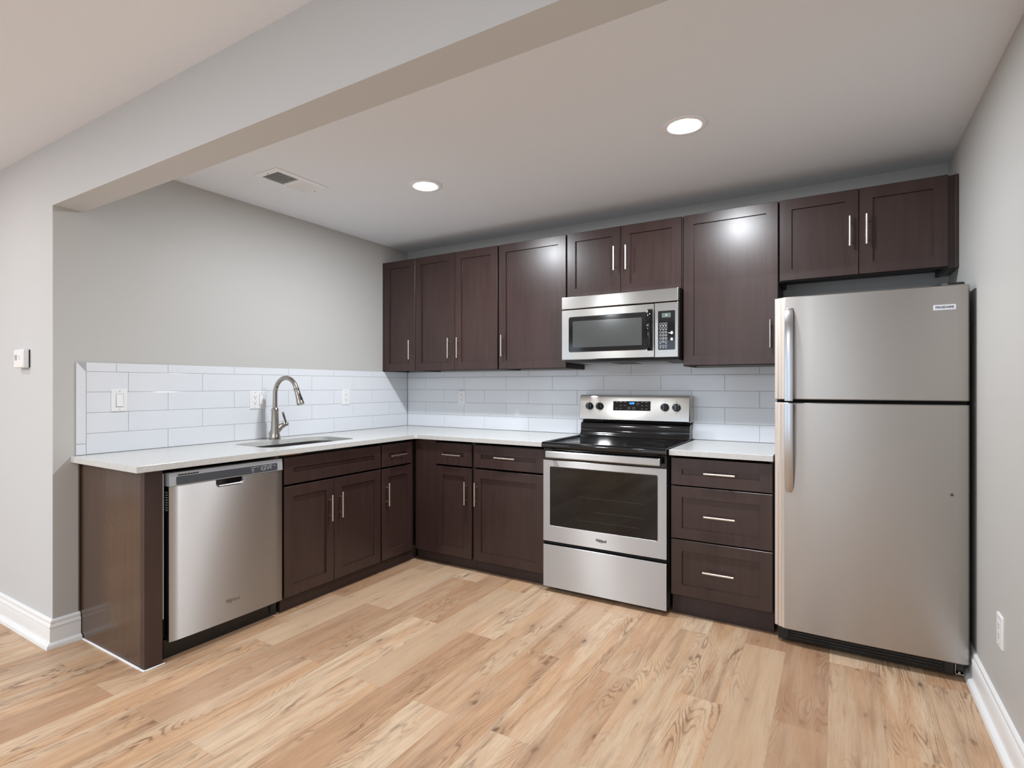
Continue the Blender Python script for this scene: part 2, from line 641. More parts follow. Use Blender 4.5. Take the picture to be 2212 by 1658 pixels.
# baseboards with a shoe moulding: profile (out from wall, height)
PROF = [(0.0, 0.0), (0.034, 0.0), (0.034, 0.008), (0.031, 0.017), (0.025, 0.023), (0.016, 0.026), (0.016, 0.088), (0.0145, 0.092),
        (0.0175, 0.098), (0.0155, 0.106), (0.011, 0.112), (0.012, 0.117), (0.0105, 0.125), (0.006, 0.131), (0.0, 0.133)]


def profile_run(bm, pa, pb):
    """pa, pb: functions (out, height) -> point at either end"""
    prism(bm, [pa(o, h) for o, h in PROF], [pb(o, h) for o, h in PROF])


b = B()
profile_run(b, lambda o, h: (FARL + 0.001, -D - 0.0005 - o, h), lambda o, h: (0.0005 + o, -D - 0.0005 - o, h))
struct('baseboard_partition', b, 'trim', smooth=25)
b = B()
profile_run(b, lambda o, h: (0.0005 + o, -D - 0.0005 - o, h), lambda o, h: (0.0005 + o, -2.4505, h))
struct('baseboard_left', b, 'trim', smooth=25)
b = B()
profile_run(b, lambda o, h: (WX - 0.0005 - o, -0.02, h), lambda o, h: (WX - 0.0005 - o, REAR + 0.04, h))
struct('baseboard_right', b, 'trim', smooth=25)

# ------------------------------------------------------------------ tiled backsplash
ZROWS = [0.9155, 1.0205, 1.126, 1.231, 1.3352, 1.3825]
G = 0.0011


def tiles(bm, F, rows, a0, a1, depth=0.009):
    """rows: list of joint lists"""
    for k in range(len(rows)):
        js = [a0] + [q for q in sorted(rows[k]) if a0 + 0.02 < q < a1 - 0.02] + [a1]
        for p, q in zip(js, js[1:]):
            fbox(bm, F, p + G, q - G, ZROWS[k] + G, ZROWS[k + 1] - G, 0.001, depth)


FL = LEFT(0.0)
jo = [-2.0295 + 0.3985 * k for k in range(6)]
je = [-2.232 + 0.3985 * k for k in range(7)]
t = thing('tile_backsplash', 'long white subway tile backsplash with mitred end trim behind the sink and faucet', 'backsplash', (0, -1.2, 0.915))
b = B(); fbox(b, FL, -2.4655, -0.001, 0.915, 1.3822, 0.0005, 0.0072); obj('grout', b, 'grout', t)
b = B(); tiles(b, FL, [jo, je, jo, je, [-2.29] + jo], -2.4253, -0.0105)
obj('tiles', b, 'tile', t, 0.0012)
b = B()
w0, w1 = -2.466, -2.4265
prism(b, [FL(w0, 0.9155, 0.001), FL(w1, 0.9155, 0.001), FL(w1, 0.969, 0.001), FL(w0, 0.969, 0.001)],
      [FL(w0, 0.9155, 0.010), FL(w1, 0.9155, 0.010), FL(w1, 0.969, 0.010), FL(w0, 0.969, 0.010)])
tp = [(w0, 0.9712), (w1, 0.9712), (w1, 1.3355), (w0, 1.3815)]
prism(b, [FL(p, q, 0.001) for p, q in tp], [FL(p, q, 0.010) for p, q in tp])
obj('edge_trim', b, 'tile', t, 0.002)
FB = BACK(0.0)
bo = [0.418 + 0.4045 * k for k in range(-1, 8)]
be = [0.2175 + 0.4045 * k for k in range(-1, 8)]
t = thing('tile_backsplash', 'white subway tile backsplash running behind the range and below the wall cabinets', 'backsplash', (1.5, 0, 0.915))
b = B(); fbox(b, FB, 0.0105, 3.03, 0.915, 1.3812, 0.0005, 0.0072); fbox(b, FB, 1.690, 2.450, 1.370, 1.430, 0.0005, 0.0071); obj('grout', b, 'grout', t)
b = B(); tiles(b, FB, [bo, be, bo, be], 0.0115, 3.03)
# top course, running higher below the microwave
z0_, z1_, z2_ = ZROWS[4] + G, ZROWS[5] - 0.0013, 1.431
js = [0.0115] + [q for q in sorted(bo) if 0.04 < q < 3.0] + [3.03]
H0, H1 = 1.690, 2.450
for p, q in zip(js, js[1:]):
    p, q = p + G, q - G
    top_ = [(q, z2_ if H0 < q <= H1 else z1_)]
    if p < H1 < q:
        top_ += [(H1, z1_), (H1, z2_)]
    if p < H0 < q:
        top_ += [(H0, z2_), (H0, z1_)]
    top_ += [(p, z2_ if H0 <= p < H1 else z1_)]
    pts = [(p, z0_), (q, z0_)] + top_
    prism(b, [FB(s_, t_, 0.001) for s_, t_ in pts], [FB(s_, t_, 0.009) for s_, t_ in pts])
obj('tiles', b, 'tile', t, 0.0012)


# ------------------------------------------------------------------ cabinets
def pull(bm, F, a, b_, c, length=0.156, vertical=True, r=0.0056, stand=0.030, half=0.048):
    """round bar pull centred on (a, b_) with two posts"""
    P = (lambda s, h: F(a, b_ + s, c + h)) if vertical else (lambda s, h: F(a + s, b_, c + h))
    tube(bm, [P(-length / 2, stand), P(-length / 2 + 0.001, stand), P(length / 2 - 0.001, stand), P(length / 2, stand)], [r * 0.8, r, r, r * 0.8], 14)
    for s in (-half, half):
        cyl(bm, P(s, 0.0), P(s, stand), r * 0.72, n=12)


def add_door(root, F, a0, a1, b0, b1, c0, handle=None, name='door', rail=0.058, th=0.02, length=0.156):
    b = B(); shaker(b, F, a0, a1, b0, b1, c0, c0 + th, rail)
    d = obj(name, b, 'wood', root)
    if handle:
        ha, hb, vert = handle
        b = B(); pull(b, F, ha, hb, c0 + (th if vert != 'p' else th), length, vert is True)
        obj('handle', b, 'nickel', d, smooth=40)
    return d


def carcass(F, a0, a1, b0, b1, c0, c1, lip=0.0, top=True):
    """open fronted box of boards; c0 is the wall side"""
    b = B()
    t_ = 0.016
    fbox(b, F, a0, a0 + t_, b0, b1, c0, c1)
    fbox(b, F, a1 - t_, a1, b0, b1, c0, c1)
    fbox(b, F, a0 + t_, a1 - t_, b0 + lip, b1 if top else b0 + lip + 0.1, c0, c0 + 0.006)
    fbox(b, F, a0 + t_, a1 - t_, b0 + lip, b0 + lip + t_, c0 + 0.006, c1)
    if top:
        fbox(b, F, a0 + t_, a1 - t_, b1 - t_, b1, c0 + 0.006, c1)
    fbox(b, F, a0 + t_, a1 - t_, b0, b0 + lip + 0.02, c1 - 0.018, c1)
    fbox(b, F, a0 + t_, a1 - t_, b1 - 0.03, b1, c1 - 0.018, c1)
    return b


UZ0, UZ1, UF = 1.3815, 2.2885, 0.2872   # wall cabinets
GRP_U = 'espresso wall cabinets'
HB = 1.553
FU = BACK(0.0)


def wall_cabinet(label, a0, a1, z0, z1, doors, lip=0.012, depth=UF):
    r = thing('wall_cabinet', label, 'cabinet', ((a0 + a1) / 2, -0.15, z0), GRP_U)
    obj('body', carcass(FU, a0, a1, z0, z1, 0.001, depth, lip), 'carcass', r, 0.001)
    for (d0, d1, h) in doors:
        add_door(r, FU, d0, d1, z0 + 0.0045, z1 - 0.001, depth + 0.001, h)
    return r


# 1: single door in the corner
c1 = wall_cabinet('single door espresso wall cabinet tucked in the corner beside the sink wall', 0.012, 0.3545, UZ0, UZ1, [(0.014, 0.3525, (0.309, HB, True))])
b = B(); fbox(b, FU, 0.001, 0.0115, UZ0, UZ1, 0.02, UF + 0.0215); obj('scribe_strip', b, 'wood', c1, 0.001)
# 2: double door
wall_cabinet('tall double door espresso wall cabinet, its paired handles meeting low at the middle', 0.3565, 1.1375, UZ0, UZ1,
             [(0.358, 0.7445, (0.700, HB, True)), (0.748, 1.1330, (0.786, HB, True))])
# 3: single beside microwave
wall_cabinet('single door espresso wall cabinet touching the microwave on the sink side', 1.1395, 1.6865, UZ0, UZ1,
             [(1.1465, 1.6800, (1.1815, HB, True))])
# 4: over the microwave
wall_cabinet('short double door espresso wall cabinet directly above the microwave', 1.6885, 2.4515, 1.850, UZ1,
             [(1.691, 2.0640, (2.0275, 2.079, True)), (2.0665, 2.4465, (2.107, 2.077, True))], 0.0)
# 5: between microwave and refrigerator
wall_cabinet('single door espresso wall cabinet between the microwave and the refrigerator', 2.4535, 2.9735, UZ0, UZ1,
             [(2.4590, 2.9700, (2.9345, HB, True))])
# 6: over the refrigerator
c6 = wall_cabinet('short double door espresso wall cabinet above the refrigerator against the wall', 2.9755, 3.7135, 1.838, UZ1,
                  [(2.9795, 3.3460, (3.308, 2.066, True)), (3.3490, 3.7115, (3.381, 2.066, True))], 0.03)
b = B(); fbox(b, FU, 3.7145, 3.7535, 1.838, UZ1, 0.05, UF - 0.006); obj('filler_strip', b, 'wood', c6, 0.001)
b = B(); fbox(b, FU, 3.7380, 3.7530, 1.8375, UZ1 + 0.0005, UF - 0.0055, UF + 0.002); obj('scribe_strip', b, 'wood', c6, 0.001)

# ---- base cabinets
CT, CB = 0.914, 0.8826
BF = 0.6145            # carcass front, doors 0.02 proud
DZ0, DZ1 = 0.084, 0.700
RZ0, RZ1 = 0.7125, 0.862
FLb = LEFT(0.0)
GRP_B = 'espresso base cabinets'


def toe(root, F, a0, a1, c):
    b = B(); fbox(b, F, a0, a1, 0.0, 0.082, c - 0.014, c); obj('toe_kick', b, 'wood_kick', root, 0.0008)


# sink base
r = thing('base_cabinet', 'espresso sink base cabinet with a false drawer front and two doors beside the dishwasher', 'cabinet', (0.3, -1.36, 0), GRP_B)
obj('body', carcass(FLb, -1.738, -0.980, 0.083, 0.655, 0.03, BF - 0.001, 0.0, top=False), 'carcass', r)
add_door(r, FLb, -1.7345, -0.9855, RZ0, RZ1, BF, None, 'false_drawer_front')
add_door(r, FLb, -1.7345, -1.3835, DZ0, DZ1, BF, (-1.420, 0.529, True))
add_door(r, FLb, -1.3795, -0.9855, DZ0, DZ1, BF, (-1.340, 0.536, True))
toe(r, FLb, -1.738, -0.980, 0.600)
b = B(); fbox(b, FLb, -1.735, -1.60, 0.872, CB - 0.001, 0.6, 0.622); obj('raw_shim', b, 'raw_wood', r, label='bare wood shim under the countertop')

# narrow one on the sink side of the corner
r = thing('base_cabinet', 'narrow espresso base cabinet between the sink base and the inside corner', 'cabinet', (0.3, -0.82, 0), GRP_B)
obj('body', carcass(FLb, -0.978, -0.645, 0.083, CB - 0.002, 0.03, BF - 0.001), 'carcass', r)
add_door(r, FLb, -0.9705, -0.672, RZ0, RZ1, BF, (-0.835, 0.784, False), 'drawer')
add_door(r, FLb, -0.9705, -0.672, DZ0, DZ1, BF, (-0.9335, 0.527, True))
b = B(); fbox(b, FLb, -0.670, -0.637, DZ0, 0.865, BF - 0.02, BF + 0.0005); obj('corner_strip', b, 'wood', r, 0.0008)
toe(r, FLb, -0.978, -0.587, 0.600)

# blind corner with filler, then narrow door and drawer
FBb = BACK(0.0)
r = thing('base_cabinet', 'espresso corner base cabinet with a blank filler, a narrow drawer and a narrow door', 'cabinet', (0.9, -0.3, 0), GRP_B)
obj('body', carcass(FBb, 0.640, 1.138, 0.083, CB - 0.002, 0.03, BF - 0.001), 'carcass', r)
b = B(); fbox(b, FBb, 0.6365, 0.8235, DZ0, 0.8805, BF, BF + 0.017); obj('filler_panel', b, 'wood', r, 0.001)
add_door(r, FBb, 0.827, 1.1295, RZ0, RZ1, BF, (0.979, 0.7845, False), 'drawer')
add_door(r, FBb, 0.827, 1.1295, DZ0, DZ1, BF, (1.090, 0.533, True))
toe(r, FBb, 0.617, 1.138, 0.585)

r = thing('base_cabinet', 'espresso base cabinet with one wide drawer and one wide door, touching the range', 'cabinet', (1.4, -0.3, 0), GRP_B)
obj('body', carcass(FBb, 1.140, 1.691, 0.083, CB - 0.002, 0.03, BF - 0.001), 'carcass', r)
add_door(r, FBb, 1.1485, 1.686, RZ0, RZ1, BF, (1.4065, 0.791, False), 'drawer')
add_door(r, FBb, 1.1485, 1.686, DZ0, DZ1, BF, (1.1735, 0.533, True))
toe(r, FBb, 1.140, 1.691, 0.585)

r = thing('base_cabinet', 'espresso base cabinet of three stacked drawers between the range and the refrigerator', 'cabinet', (2.72, -0.3, 0), GRP_B)
obj('body', carcass(FBb, 2.464, 2.976, 0.1165, CB - 0.002, 0.03, BF - 0.001), 'carcass', r)
add_door(r, FBb, 2.468, 2.973, 0.7205, 0.868, BF, (2.7225, 0.795, False), 'drawer')
add_door(r, FBb, 2.468, 2.973, 0.4280, 0.7135, BF, (2.7225, 0.566, False), 'drawer')
add_door(r, FBb, 2.468, 2.973, 0.118, 0.421, BF, (2.7170, 0.270, False), 'drawer')
b = B(); fbox(b, FBb, 2.464, 2.976, 0.0, 0.116, 0.571, 0.585); obj('toe_kick', b, 'wood_kick', r, 0.0008)

# end panel with its front stile
r = thing('end_panel', 'brown veneered cabinet end panel with dark front stile closing the counter run', 'cabinet panel', (0.3, -2.44, 0))
b = B()
F = Frame((0, -2.4475, 0), (1, 0, 0), (0, 0, 1), (0, 1, 0))
pp = [(0.0375, 0.002), (0.598, 0.002), (0.598, CB - 0.001), (0.006, CB - 0.001), (0.006, 0.136), (0.019, 0.134), (0.019, 0.03), (0.0375, 0.02)]
prism(b, [F(p, q, 0) for p, q in pp], [F(p, q, 0.018) for p, q in pp])
obj('side_panel', b, 'panel', r, label='glossy brown veneer side with pale flecks')
b = B(); box(b, (0.5985, -2.4495, 0.002), (0.634, -2.373, CB - 0.001)); obj('front_stile', b, 'wood', r, 0.001)
b = B(); box(b, (0.002, -2.457, 0.137), (0.014, -2.4485, CB - 0.002)); obj('scribe_strip', b, 'wood', r, 0.002)
b = B()
tube(b, [(0.04, -2.4505, 0.003), (0.33, -2.451, 0.003), (0.6005, -2.453, 0.003)], [0.0045, 0.005, 0.0055], 10)
tube(b, [(0.602, -2.453, 0.003), (0.6365, -2.453, 0.003), (0.6385, -2.44, 0.003), (0.638, -2.366, 0.003)], [0.0045, 0.0045, 0.004, 0.003], 10)
obj('caulk_line', b, 'caulk', r, smooth=50, label='white caulk along the floor')

# ------------------------------------------------------------------ countertops and sink
SK = (0.150, 0.535, -1.755, -1.085)   # sink cutout x0 x1 y0 y1
FT = TOP(0.0)


def slab(bm, outer, inner, z0, z1):
    ov = [bm.verts.new((p[0], p[1], z1)) for p in outer]
    es = [bm.edges.new((ov[i], ov[(i + 1) % len(ov)])) for i in range(len(ov))]
    if inner:
        iv = [bm.verts.new((p[0], p[1], z1)) for p in inner]
        es += [bm.edges.new((iv[i], iv[(i + 1) % len(iv)])) for i in range(len(iv))]
    bmesh.ops.triangle_fill(bm, use_beauty=True, edges=es)
    ret = bmesh.ops.extrude_face_region(bm, geom=list(bm.faces))
    for q in ret['geom']:
        if isinstance(q, bmesh.types.BMVert):
            q.co.z = z0


hole = [(p.x, p.y) for p in rrect(FT, SK[0], SK[1], SK[2], SK[3], 0.09, 0, 10)]
outer = [(0.0005, -2.4885), (0.660, -2.4935), (0.660, -0.675), (0.675, -0.660), (1.6925, -0.660), (1.6925, -0.0005), (0.0005, -0.0005)]
b = B(); slab(b, outer, hole, CB, CT)
tag(obj('countertop', b, 'quartz', None, 0.0025, at=(0.6, -0.6, CB)), 'L-shaped white speckled quartz countertop with an undermount sink cutout', 'countertop')
b = B(); slab(b, [(2.4625, -0.660), (2.978, -0.660), (2.978, -0.0005), (2.4625, -0.0005)], None, CB, CT)
tag(obj('countertop', b, 'quartz', None, 0.0025, at=(2.7, -0.3, CB)), 'short white quartz countertop on the three-drawer cabinet between range and refrigerator', 'countertop')

r = thing('kitchen_sink', 'undermount stainless steel sink bowl below the quartz cutout', 'sink', (0.34, -1.42, CB))
b = B()
e = 0.004
L1 = rrect(FT, SK[0] - e, SK[1] + e, SK[2] - e, SK[3] + e, 0.094, CB - 0.0008, 10)
L0 = rrect(FT, SK[0] - 0.02, SK[1] + 0.02, SK[2] - 0.02, SK[3] + 0.02, 0.11, CB - 0.0008, 10)
L2 = rrect(FT, SK[0] - e + 0.004, SK[1] + e - 0.004, SK[2] - e + 0.004, SK[3] + e - 0.004, 0.09, CB - 0.17, 10)
L3 = rrect(FT, SK[0] + 0.03, SK[1] - 0.03, SK[2] + 0.03, SK[3] - 0.03, 0.07, CB - 0.2, 10)
L4 = rrect(FT, SK[0] - 0.004 - e, SK[1] + 0.004 + e, SK[2] - 0.004 - e, SK[3] + 0.004 + e, 0.098, CB - 0.19, 10)
L5 = rrect(FT, SK[0] - 0.02, SK[1] + 0.02, SK[2] - 0.02, SK[3] + 0.02, 0.11, CB - 0.0025, 10)
loft(b, [L3, L2, L1, L0, L5, L4])
obj('bowl', b, 'steel_sink', r, smooth=40)
b = B(); lathe(b, (0.34, -1.42, CB - 0.1998), (0, 0, 1), [(0.0, 0.0), (0.055, 0.0), (0.055, 0.002), (0.045, 0.003), (0.035, 0.0005), (0.0, 0.0005)]); obj('drain', b, 'chrome', r, smooth=40)

# ------------------------------------------------------------------ faucet
fx, fy = 0.104, -1.408
r = thing('kitchen_faucet', 'brushed nickel pull-down gooseneck faucet with side lever behind the sink', 'faucet', (fx, fy, CT))
z0 = CT + 0.0005
b = B()
lathe(b, (fx, fy, z0), (0, 0, 1), [(0.0, 0), (0.0365, 0), (0.0365, 0.004), (0.033, 0.007), (0.033, 0.016), (0.030, 0.022), (0.0275, 0.05), (0.0245, 0.09), (0.0225, 0.13),
      (0.0215, 0.185), (0.0225, 0.188), (0.0235, 0.191), (0.0225, 0.195), (0.0195, 0.198), (0.0185, 0.202), (0.0155, 0.206), (0, 0.206)], 36)
obj('body', b, 'faucet_nickel', r, smooth=35)
b = B()
R_ = 0.101
zc_ = z0 + 0.297
path = [(fx, fy, z0 + 0.204), (fx, fy, z0 + 0.25)] + [(fx + R_ - R_ * math.cos(R(a)), fy + 0.012 * a / 164, zc_ + R_ * 1.02 * math.sin(R(a))) for a in range(0, 168, 6)]
tube(b, path, 0.0145, 22)
obj('spout', b, 'faucet_nickel', r, smooth=50)
# spray head continues the tube downward
pe, pd = Vector(path[-1]), (Vector(path[-1]) - Vector(path[-2])).normalized()
b = B()
lathe(b, pe - pd * 0.004, pd, [(0.0, 0), (0.0165, 0), (0.0185, 0.003), (0.0185, 0.006), (0.0165, 0.009), (0.0168, 0.03), (0.018, 0.055), (0.0205, 0.08), (0.0235, 0.104), (0.0235, 0.108), (0.021, 0.110), (0, 0.110)], 32)
obj('spray_head', b, 'faucet_nickel', r, smooth=35)
b = B()
side = Vector((1, 0, 0)) - pd * pd.x
side.normalize()
q0 = pe + pd * 0.035 + side * 0.0165
q1 = pe + pd * 0.082 + side * 0.0225
tube(b, [q0, q0 + (q1 - q0) * 0.1, q0 + (q1 - q0) * 0.9, q1], [0.002, 0.0065, 0.0075, 0.003], 12)
obj('spray_button', b, 'black_plastic', r, smooth=50)
b = B()
tube(b, [(fx, fy + 0.010, z0 + 0.055), (fx, fy + 0.030, z0 + 0.072), (fx, fy + 0.048, z0 + 0.083), (fx, fy + 0.062, z0 + 0.088)], [0.024, 0.022, 0.019, 0.017], 20)
lathe(b, (fx, fy + 0.060, z0 + 0.0875), (0, 1, 0.25), [(0.0, 0), (0.018, 0), (0.0185, 0.004), (0.015, 0.007), (0.011, 0.012), (0.0, 0.013)], 24)
obj('valve_arm', b, 'faucet_nickel', r, smooth=40)
b = B()
hb_ = Vector((fx + 0.004, fy + 0.083, z0 + 0.094))
lathe(b, hb_ - Vector((0, 0.0, 0.0)) + Vector((0, -0.013, -0.003)), (0, 1, 0.2), [(0, 0), (0.008, 0.001), (0.012, 0.006), (0.0138, 0.013), (0.012, 0.020), (0.007, 0.025), (0, 0.026)], 22)
tip = hb_ + Vector((0.012, -0.036, 0.078))
tube(b, [hb_, hb_ + (tip - hb_) * 0.3, hb_ + (tip - hb_) * 0.75, hb_ + (tip - hb_) * 0.9, tip, tip + (tip - hb_) * 0.03], [0.005, 0.0062, 0.0078, 0.0062, 0.0088, 0.006], 16)
obj('lever', b, 'faucet_nickel', r, smooth=45)
b = B(); fbox(b, LEFT(fx + 0.0285, fy, z0), -0.012, 0.001, 0.005, 0.013, 0.0, 0.0045); obj('sensor_mark', b, 'black_plastic', r, 0.001)

# ------------------------------------------------------------------ dishwasher
FD = LEFT(0.0)
r = thing('dishwasher', 'stainless steel dishwasher set under the counter between end panel and sink base', 'dishwasher', (0.3, -2.05, 0))
DY0, DY1, DF = -2.351, -1.7565, 0.648
b = B(); box(b, (0.05, -2.352, 0.10), (0.600, -1.779, 0.862)); obj('tub', b, 'black_plastic', r, 0.002)
# door skin: outline with a pocket notch at the top edge
nz = 0.8005
n0, n1, nb = -2.134, -1.979, 0.764
outl = [(DY0, 0.0915), (DY1, 0.0885), (DY1, nz), (n1, nz)]
for i in range(7):
    a_ = R(90 * i / 6)
    outl.append((n1 - 0.018 + 0.018 * math.cos(-a_), nb + 0.018 - 0.018 * math.sin(a_)))
for i in range(7):
    a_ = R(90 * i / 6)
    outl.append((n0 + 0.018 - 0.018 * math.sin(a_), nb + 0.018 - 0.018 * math.cos(a_)))
outl += [(n0, nz), (DY0, nz)]
b = B()
prism(b, [FD(p, q, DF - 0.012) for p, q in outl], [FD(p, q, DF) for p, q in outl])
for k in range(1, 24):
    yk = DY0 + (DY1 - DY0) * k / 24
    bmesh.ops.bisect_plane(b, geom=b.verts[:] + b.edges[:] + b.faces[:], plane_co=(0, yk, 0), plane_no=(0, 1, 0))
for k in range(1, 8):
    bmesh.ops.bisect_plane(b, geom=b.verts[:] + b.edges[:] + b.faces[:], plane_co=(0, 0, 0.09 + 0.088 * k), plane_no=(0, 0, 1))
for q in b.verts:
    if q.co.x > DF - 0.006:
        sy = (q.co.y - (DY0 + DY1) / 2) / ((DY1 - DY0) / 2)
        sz = max(0.0, (q.co.z - 0.09) / (nz - 0.09))
        q.co.x += 0.0055 * (1 - abs(sy) ** 2.6) * (1 - 0.55 * sz) - 0.004 * max(0.0, abs(sy) - 0.93) / 0.07
dd = obj('door', b, 'steel', r, smooth=35)
b = B(); box(b, (0.601, -2.349, 0.0935), (DF - 0.0125, -1.759, nz - 0.001)); obj('door_liner', b, 'black_plastic', dd, 0.001)
# pocket
b = B()
pk = [(q[0], q[1]) for q in outl[3:-1]]
rim0 = [FD(p, q, DF + 0.0012) for p, q in pk]
rim1 = [FD(p * 0.93 + (n0 + n1) / 2 * 0.07, q + (nz - q) * 0.16, DF + 0.0005) for p, q in pk]
rim2 = [FD(p * 0.88 + (n0 + n1) / 2 * 0.12, q + (nz - q) * 0.3, DF - 0.011) for p, q in pk]
loft(b, [rim0, rim1, rim2], False, False, closed=False)
obj('handle_pocket', b, 'chrome', dd, smooth=60)
b = B(); fbox(b, FD, n0 + 0.002, n1 - 0.002, nb + 0.012, nz, DF - 0.0122, DF - 0.0105); obj('pocket_back', b, 'black_gloss', dd)
# lettering
b = B()
textmesh(b, 'Whirlpool', 0.026, FD, -2.049, 0.1885, DF + 0.0048, 0.35, 0.0006, bold=0.0004, width=0.074)
tube(b, [FD(-2.052 + 0.020 * math.cos(R(a)), 0.1865 + 0.009 * math.sin(R(a)), DF + 0.0056) for a in range(150, 400, 10)], 0.0009, 6)
obj('lettering', b, 'letter_metal', dd, label='embossed script maker name')
# console
b = B()
prism(b, [FD(-2.373, 0.800, DF - 0.045), FD(DY1, nz + 0.001, DF - 0.045), FD(DY1, 0.862, DF - 0.045), FD(-2.373, 0.8665, DF - 0.045)][0:0] or
      [FD(DY0 - 0.001, nz + 0.001, DF - 0.046), FD(DY1, nz + 0.001, DF - 0.046), FD(DY1, 0.8625, DF - 0.046), FD(DY0 - 0.001, 0.8625, DF - 0.046)],
      [FD(DY0 - 0.001, nz + 0.001, DF + 0.003), FD(DY1, nz + 0.001, DF + 0.003), FD(DY1, 0.8625, DF - 0.001), FD(DY0 - 0.001, 0.8625, DF - 0.001)])
cn = obj('control_console', b, 'grey_plastic', r, 0.002)
Fc = Frame(FD(0, nz + 0.001, DF + 0.0032), (0, 1, 0), Vector((-0.004, 0, 0.061)).normalized(), Vector((0.061, 0, 0.004)).normalized())
b = B(); fc = rrect(Fc, -2.321, -1.790, 0.005, 0.043, 0.006, 0.0, 4); prism(b, fc, [p + Fc.n * 0.0012 for p in fc]); obj('control_panel', b, 'grey_panel', cn)
b = B()
for k in range(7):
    fbox(b, Fc, -2.312 + k * 0.0138, -2.3005 + k * 0.0138, 0.0465, 0.052, -0.0006, 0.0010)
obj('vent', b, 'black_void', cn)
b = B()
random.seed(4)
for k in range(5):
    fbox(b, Fc, -1.945 + k * 0.009, -1.939 + k * 0.009, 0.034 + 0.001 * (k % 2), 0.036 + 0.001 * (k % 3), 0.0012, 0.0016)
for k in range(6):
    fbox(b, Fc, -1.889 + k * 0.012, -1.881 + k * 0.012, 0.0335 + 0.0015 * (k % 2), 0.0365 + 0.001 * (k % 3), 0.0012, 0.0016)
for k, (p, q) in enumerate(((-1.936, 0.023), (-1.884, 0.0235), (-1.866, 0.0235), (-1.848, 0.0240), (-1.832, 0.0240))):
    ring(b, Fc, p, q, 0.0062, 0.0052, 0.0012, 0.0016, 14)
    fbox(b, Fc, p - 0.003, p + 0.003, q - 0.001, q + 0.001, 0.0012, 0.0016)
for (p, q) in ((-1.936, 0.0115), (-1.876, 0.0125), (-1.868, 0.0155)):
    fbox(b, Fc, p - 0.005, p + 0.005, q, q + 0.0015, 0.0012, 0.0016)
for q in (0.0285, 0.0335):
    fbox(b, Fc, -1.812, -1.803, q, q + 0.0014, 0.0012, 0.0016)
obj('printed_marks', b, 'mark', cn)
b = B(); box(b, (0.5895, -2.3715, 0.20), (0.6285, -2.3655, 0.862)); obj('mounting_strip', b, 'grey_plastic', r, label='pale strip in the gap beside the stile')
b = B(); box(b, (0.575, -2.350, 0.0), (0.5935, -1.756, 0.088)); kp = obj('kick_plate', b, 'black_plastic', r, 0.001)
b = B(); box(b, (0.594, -1.80, 0.02), (0.600, -1.775, 0.085)); cyl(b, (0.5995, -1.787, 0.055), (0.602, -1.787, 0.055), 0.007, n=12); obj('kick_bracket', b, 'black_plastic', kp, 0.001)
b = B()
for k in range(8):
    box(b, (DF - 0.040, DY0 - 0.0005, 0.690 + k * 0.0115), (DF - 0.020, DY0 + 0.004, 0.695 + k * 0.0115))
obj('side_slots', b, 'grey_plastic', dd)

# ------------------------------------------------------------------ range
RX0, RX1 = 1.6975, 2.4565
r = thing('range', 'freestanding stainless electric range with black glass cooktop and large oven window', 'range', (2.077, -0.35, 0))
Fr = BACK(0.0)
RF = 0.675
b = B(); box(b, (RX0, -0.628, 0.03), (RX1, -0.02, 0.880)); obj('body', b, 'black_plastic', r, 0.002)
b = B()
cs = [(0.015, 0.884), (0.015, 0.914), (0.06, 0.9165), (0.66, 0.9165), (0.675, 0.9195), (0.688, 0.9185), (0.697, 0.912), (0.701, 0.900), (0.698, 0.888), (0.690, 0.882), (0.60, 0.881)]
prism(b, [(RX0 + 0.0005, -p, q) for p, q in cs], [(RX1 - 0.0005, -p, q) for p, q in cs])
ck = obj('cooktop', b, 'black_gloss', r, smooth=35)
for sx in (RX0 + 0.0005, RX1 - 0.0065):
    b = B(); box(b, (sx, -0.66, 0.9166), (sx + 0.006, -0.11, 0.9205)); obj('side_rim', b, 'black_gloss', ck, 0.002)
m = M['burner'] = mat('burner_print', srgb(50, 50, 52), 0.15)
for (px, py, pr) in ((1.89, -0.50, 0.10), (2.27, -0.50, 0.115), (1.89, -0.25, 0.08), (2.27, -0.25, 0.08)):
    b = B(); ring(b, TOP(0.9166), px, py, pr, pr - 0.002, 0.0, 0.0003, 40); obj('burner_ring', b, 'burner', ck)
# back riser and console
b = B()
cs = [(0.012, 0.917), (0.118, 0.917), (0.112, 0.932), (0.104, 0.940), (0.101, 0.955), (0.100, 0.985), (0.094, 1.005), (0.070, 1.012), (0.012, 1.012)]
prism(b, [(RX0 + 0.004, -p, q) for p, q in cs], [(RX1 - 0.008, -p, q) for p, q in cs])
obj('back_riser', b, 'black_gloss', r, smooth=35)
b = B()
fbox(b, Fr, RX0 + 0.006, RX1 - 0.010, 1.0125, 1.0285, 0.012, 0.070)
for k, (p, q) in enumerate(((1.80, 1.86), (1.87, 1.885), (2.36, 2.40))):
    fbox(b, Fr, p, q, 1.013, 1.026, 0.070, 0.084)
obj('vent_gap', b, 'black_void', r)
b = B()
BA = Vector((0, -0.128, 1.0295))
BT = Vector((0, -0.116, 1.182))
cs = [(0.012, 1.0295), (0.122, 1.0295), (0.128, 1.034), (0.1165, 1.180), (0.112, 1.192), (0.100, 1.199), (0.085, 1.2005), (0.012, 1.2005)]


def bg_loop(x_, s=0.0):
    return [(x_, -p + (s if p > 0.05 else 0), q if q < 1.1 else q - s) for p, q in cs]


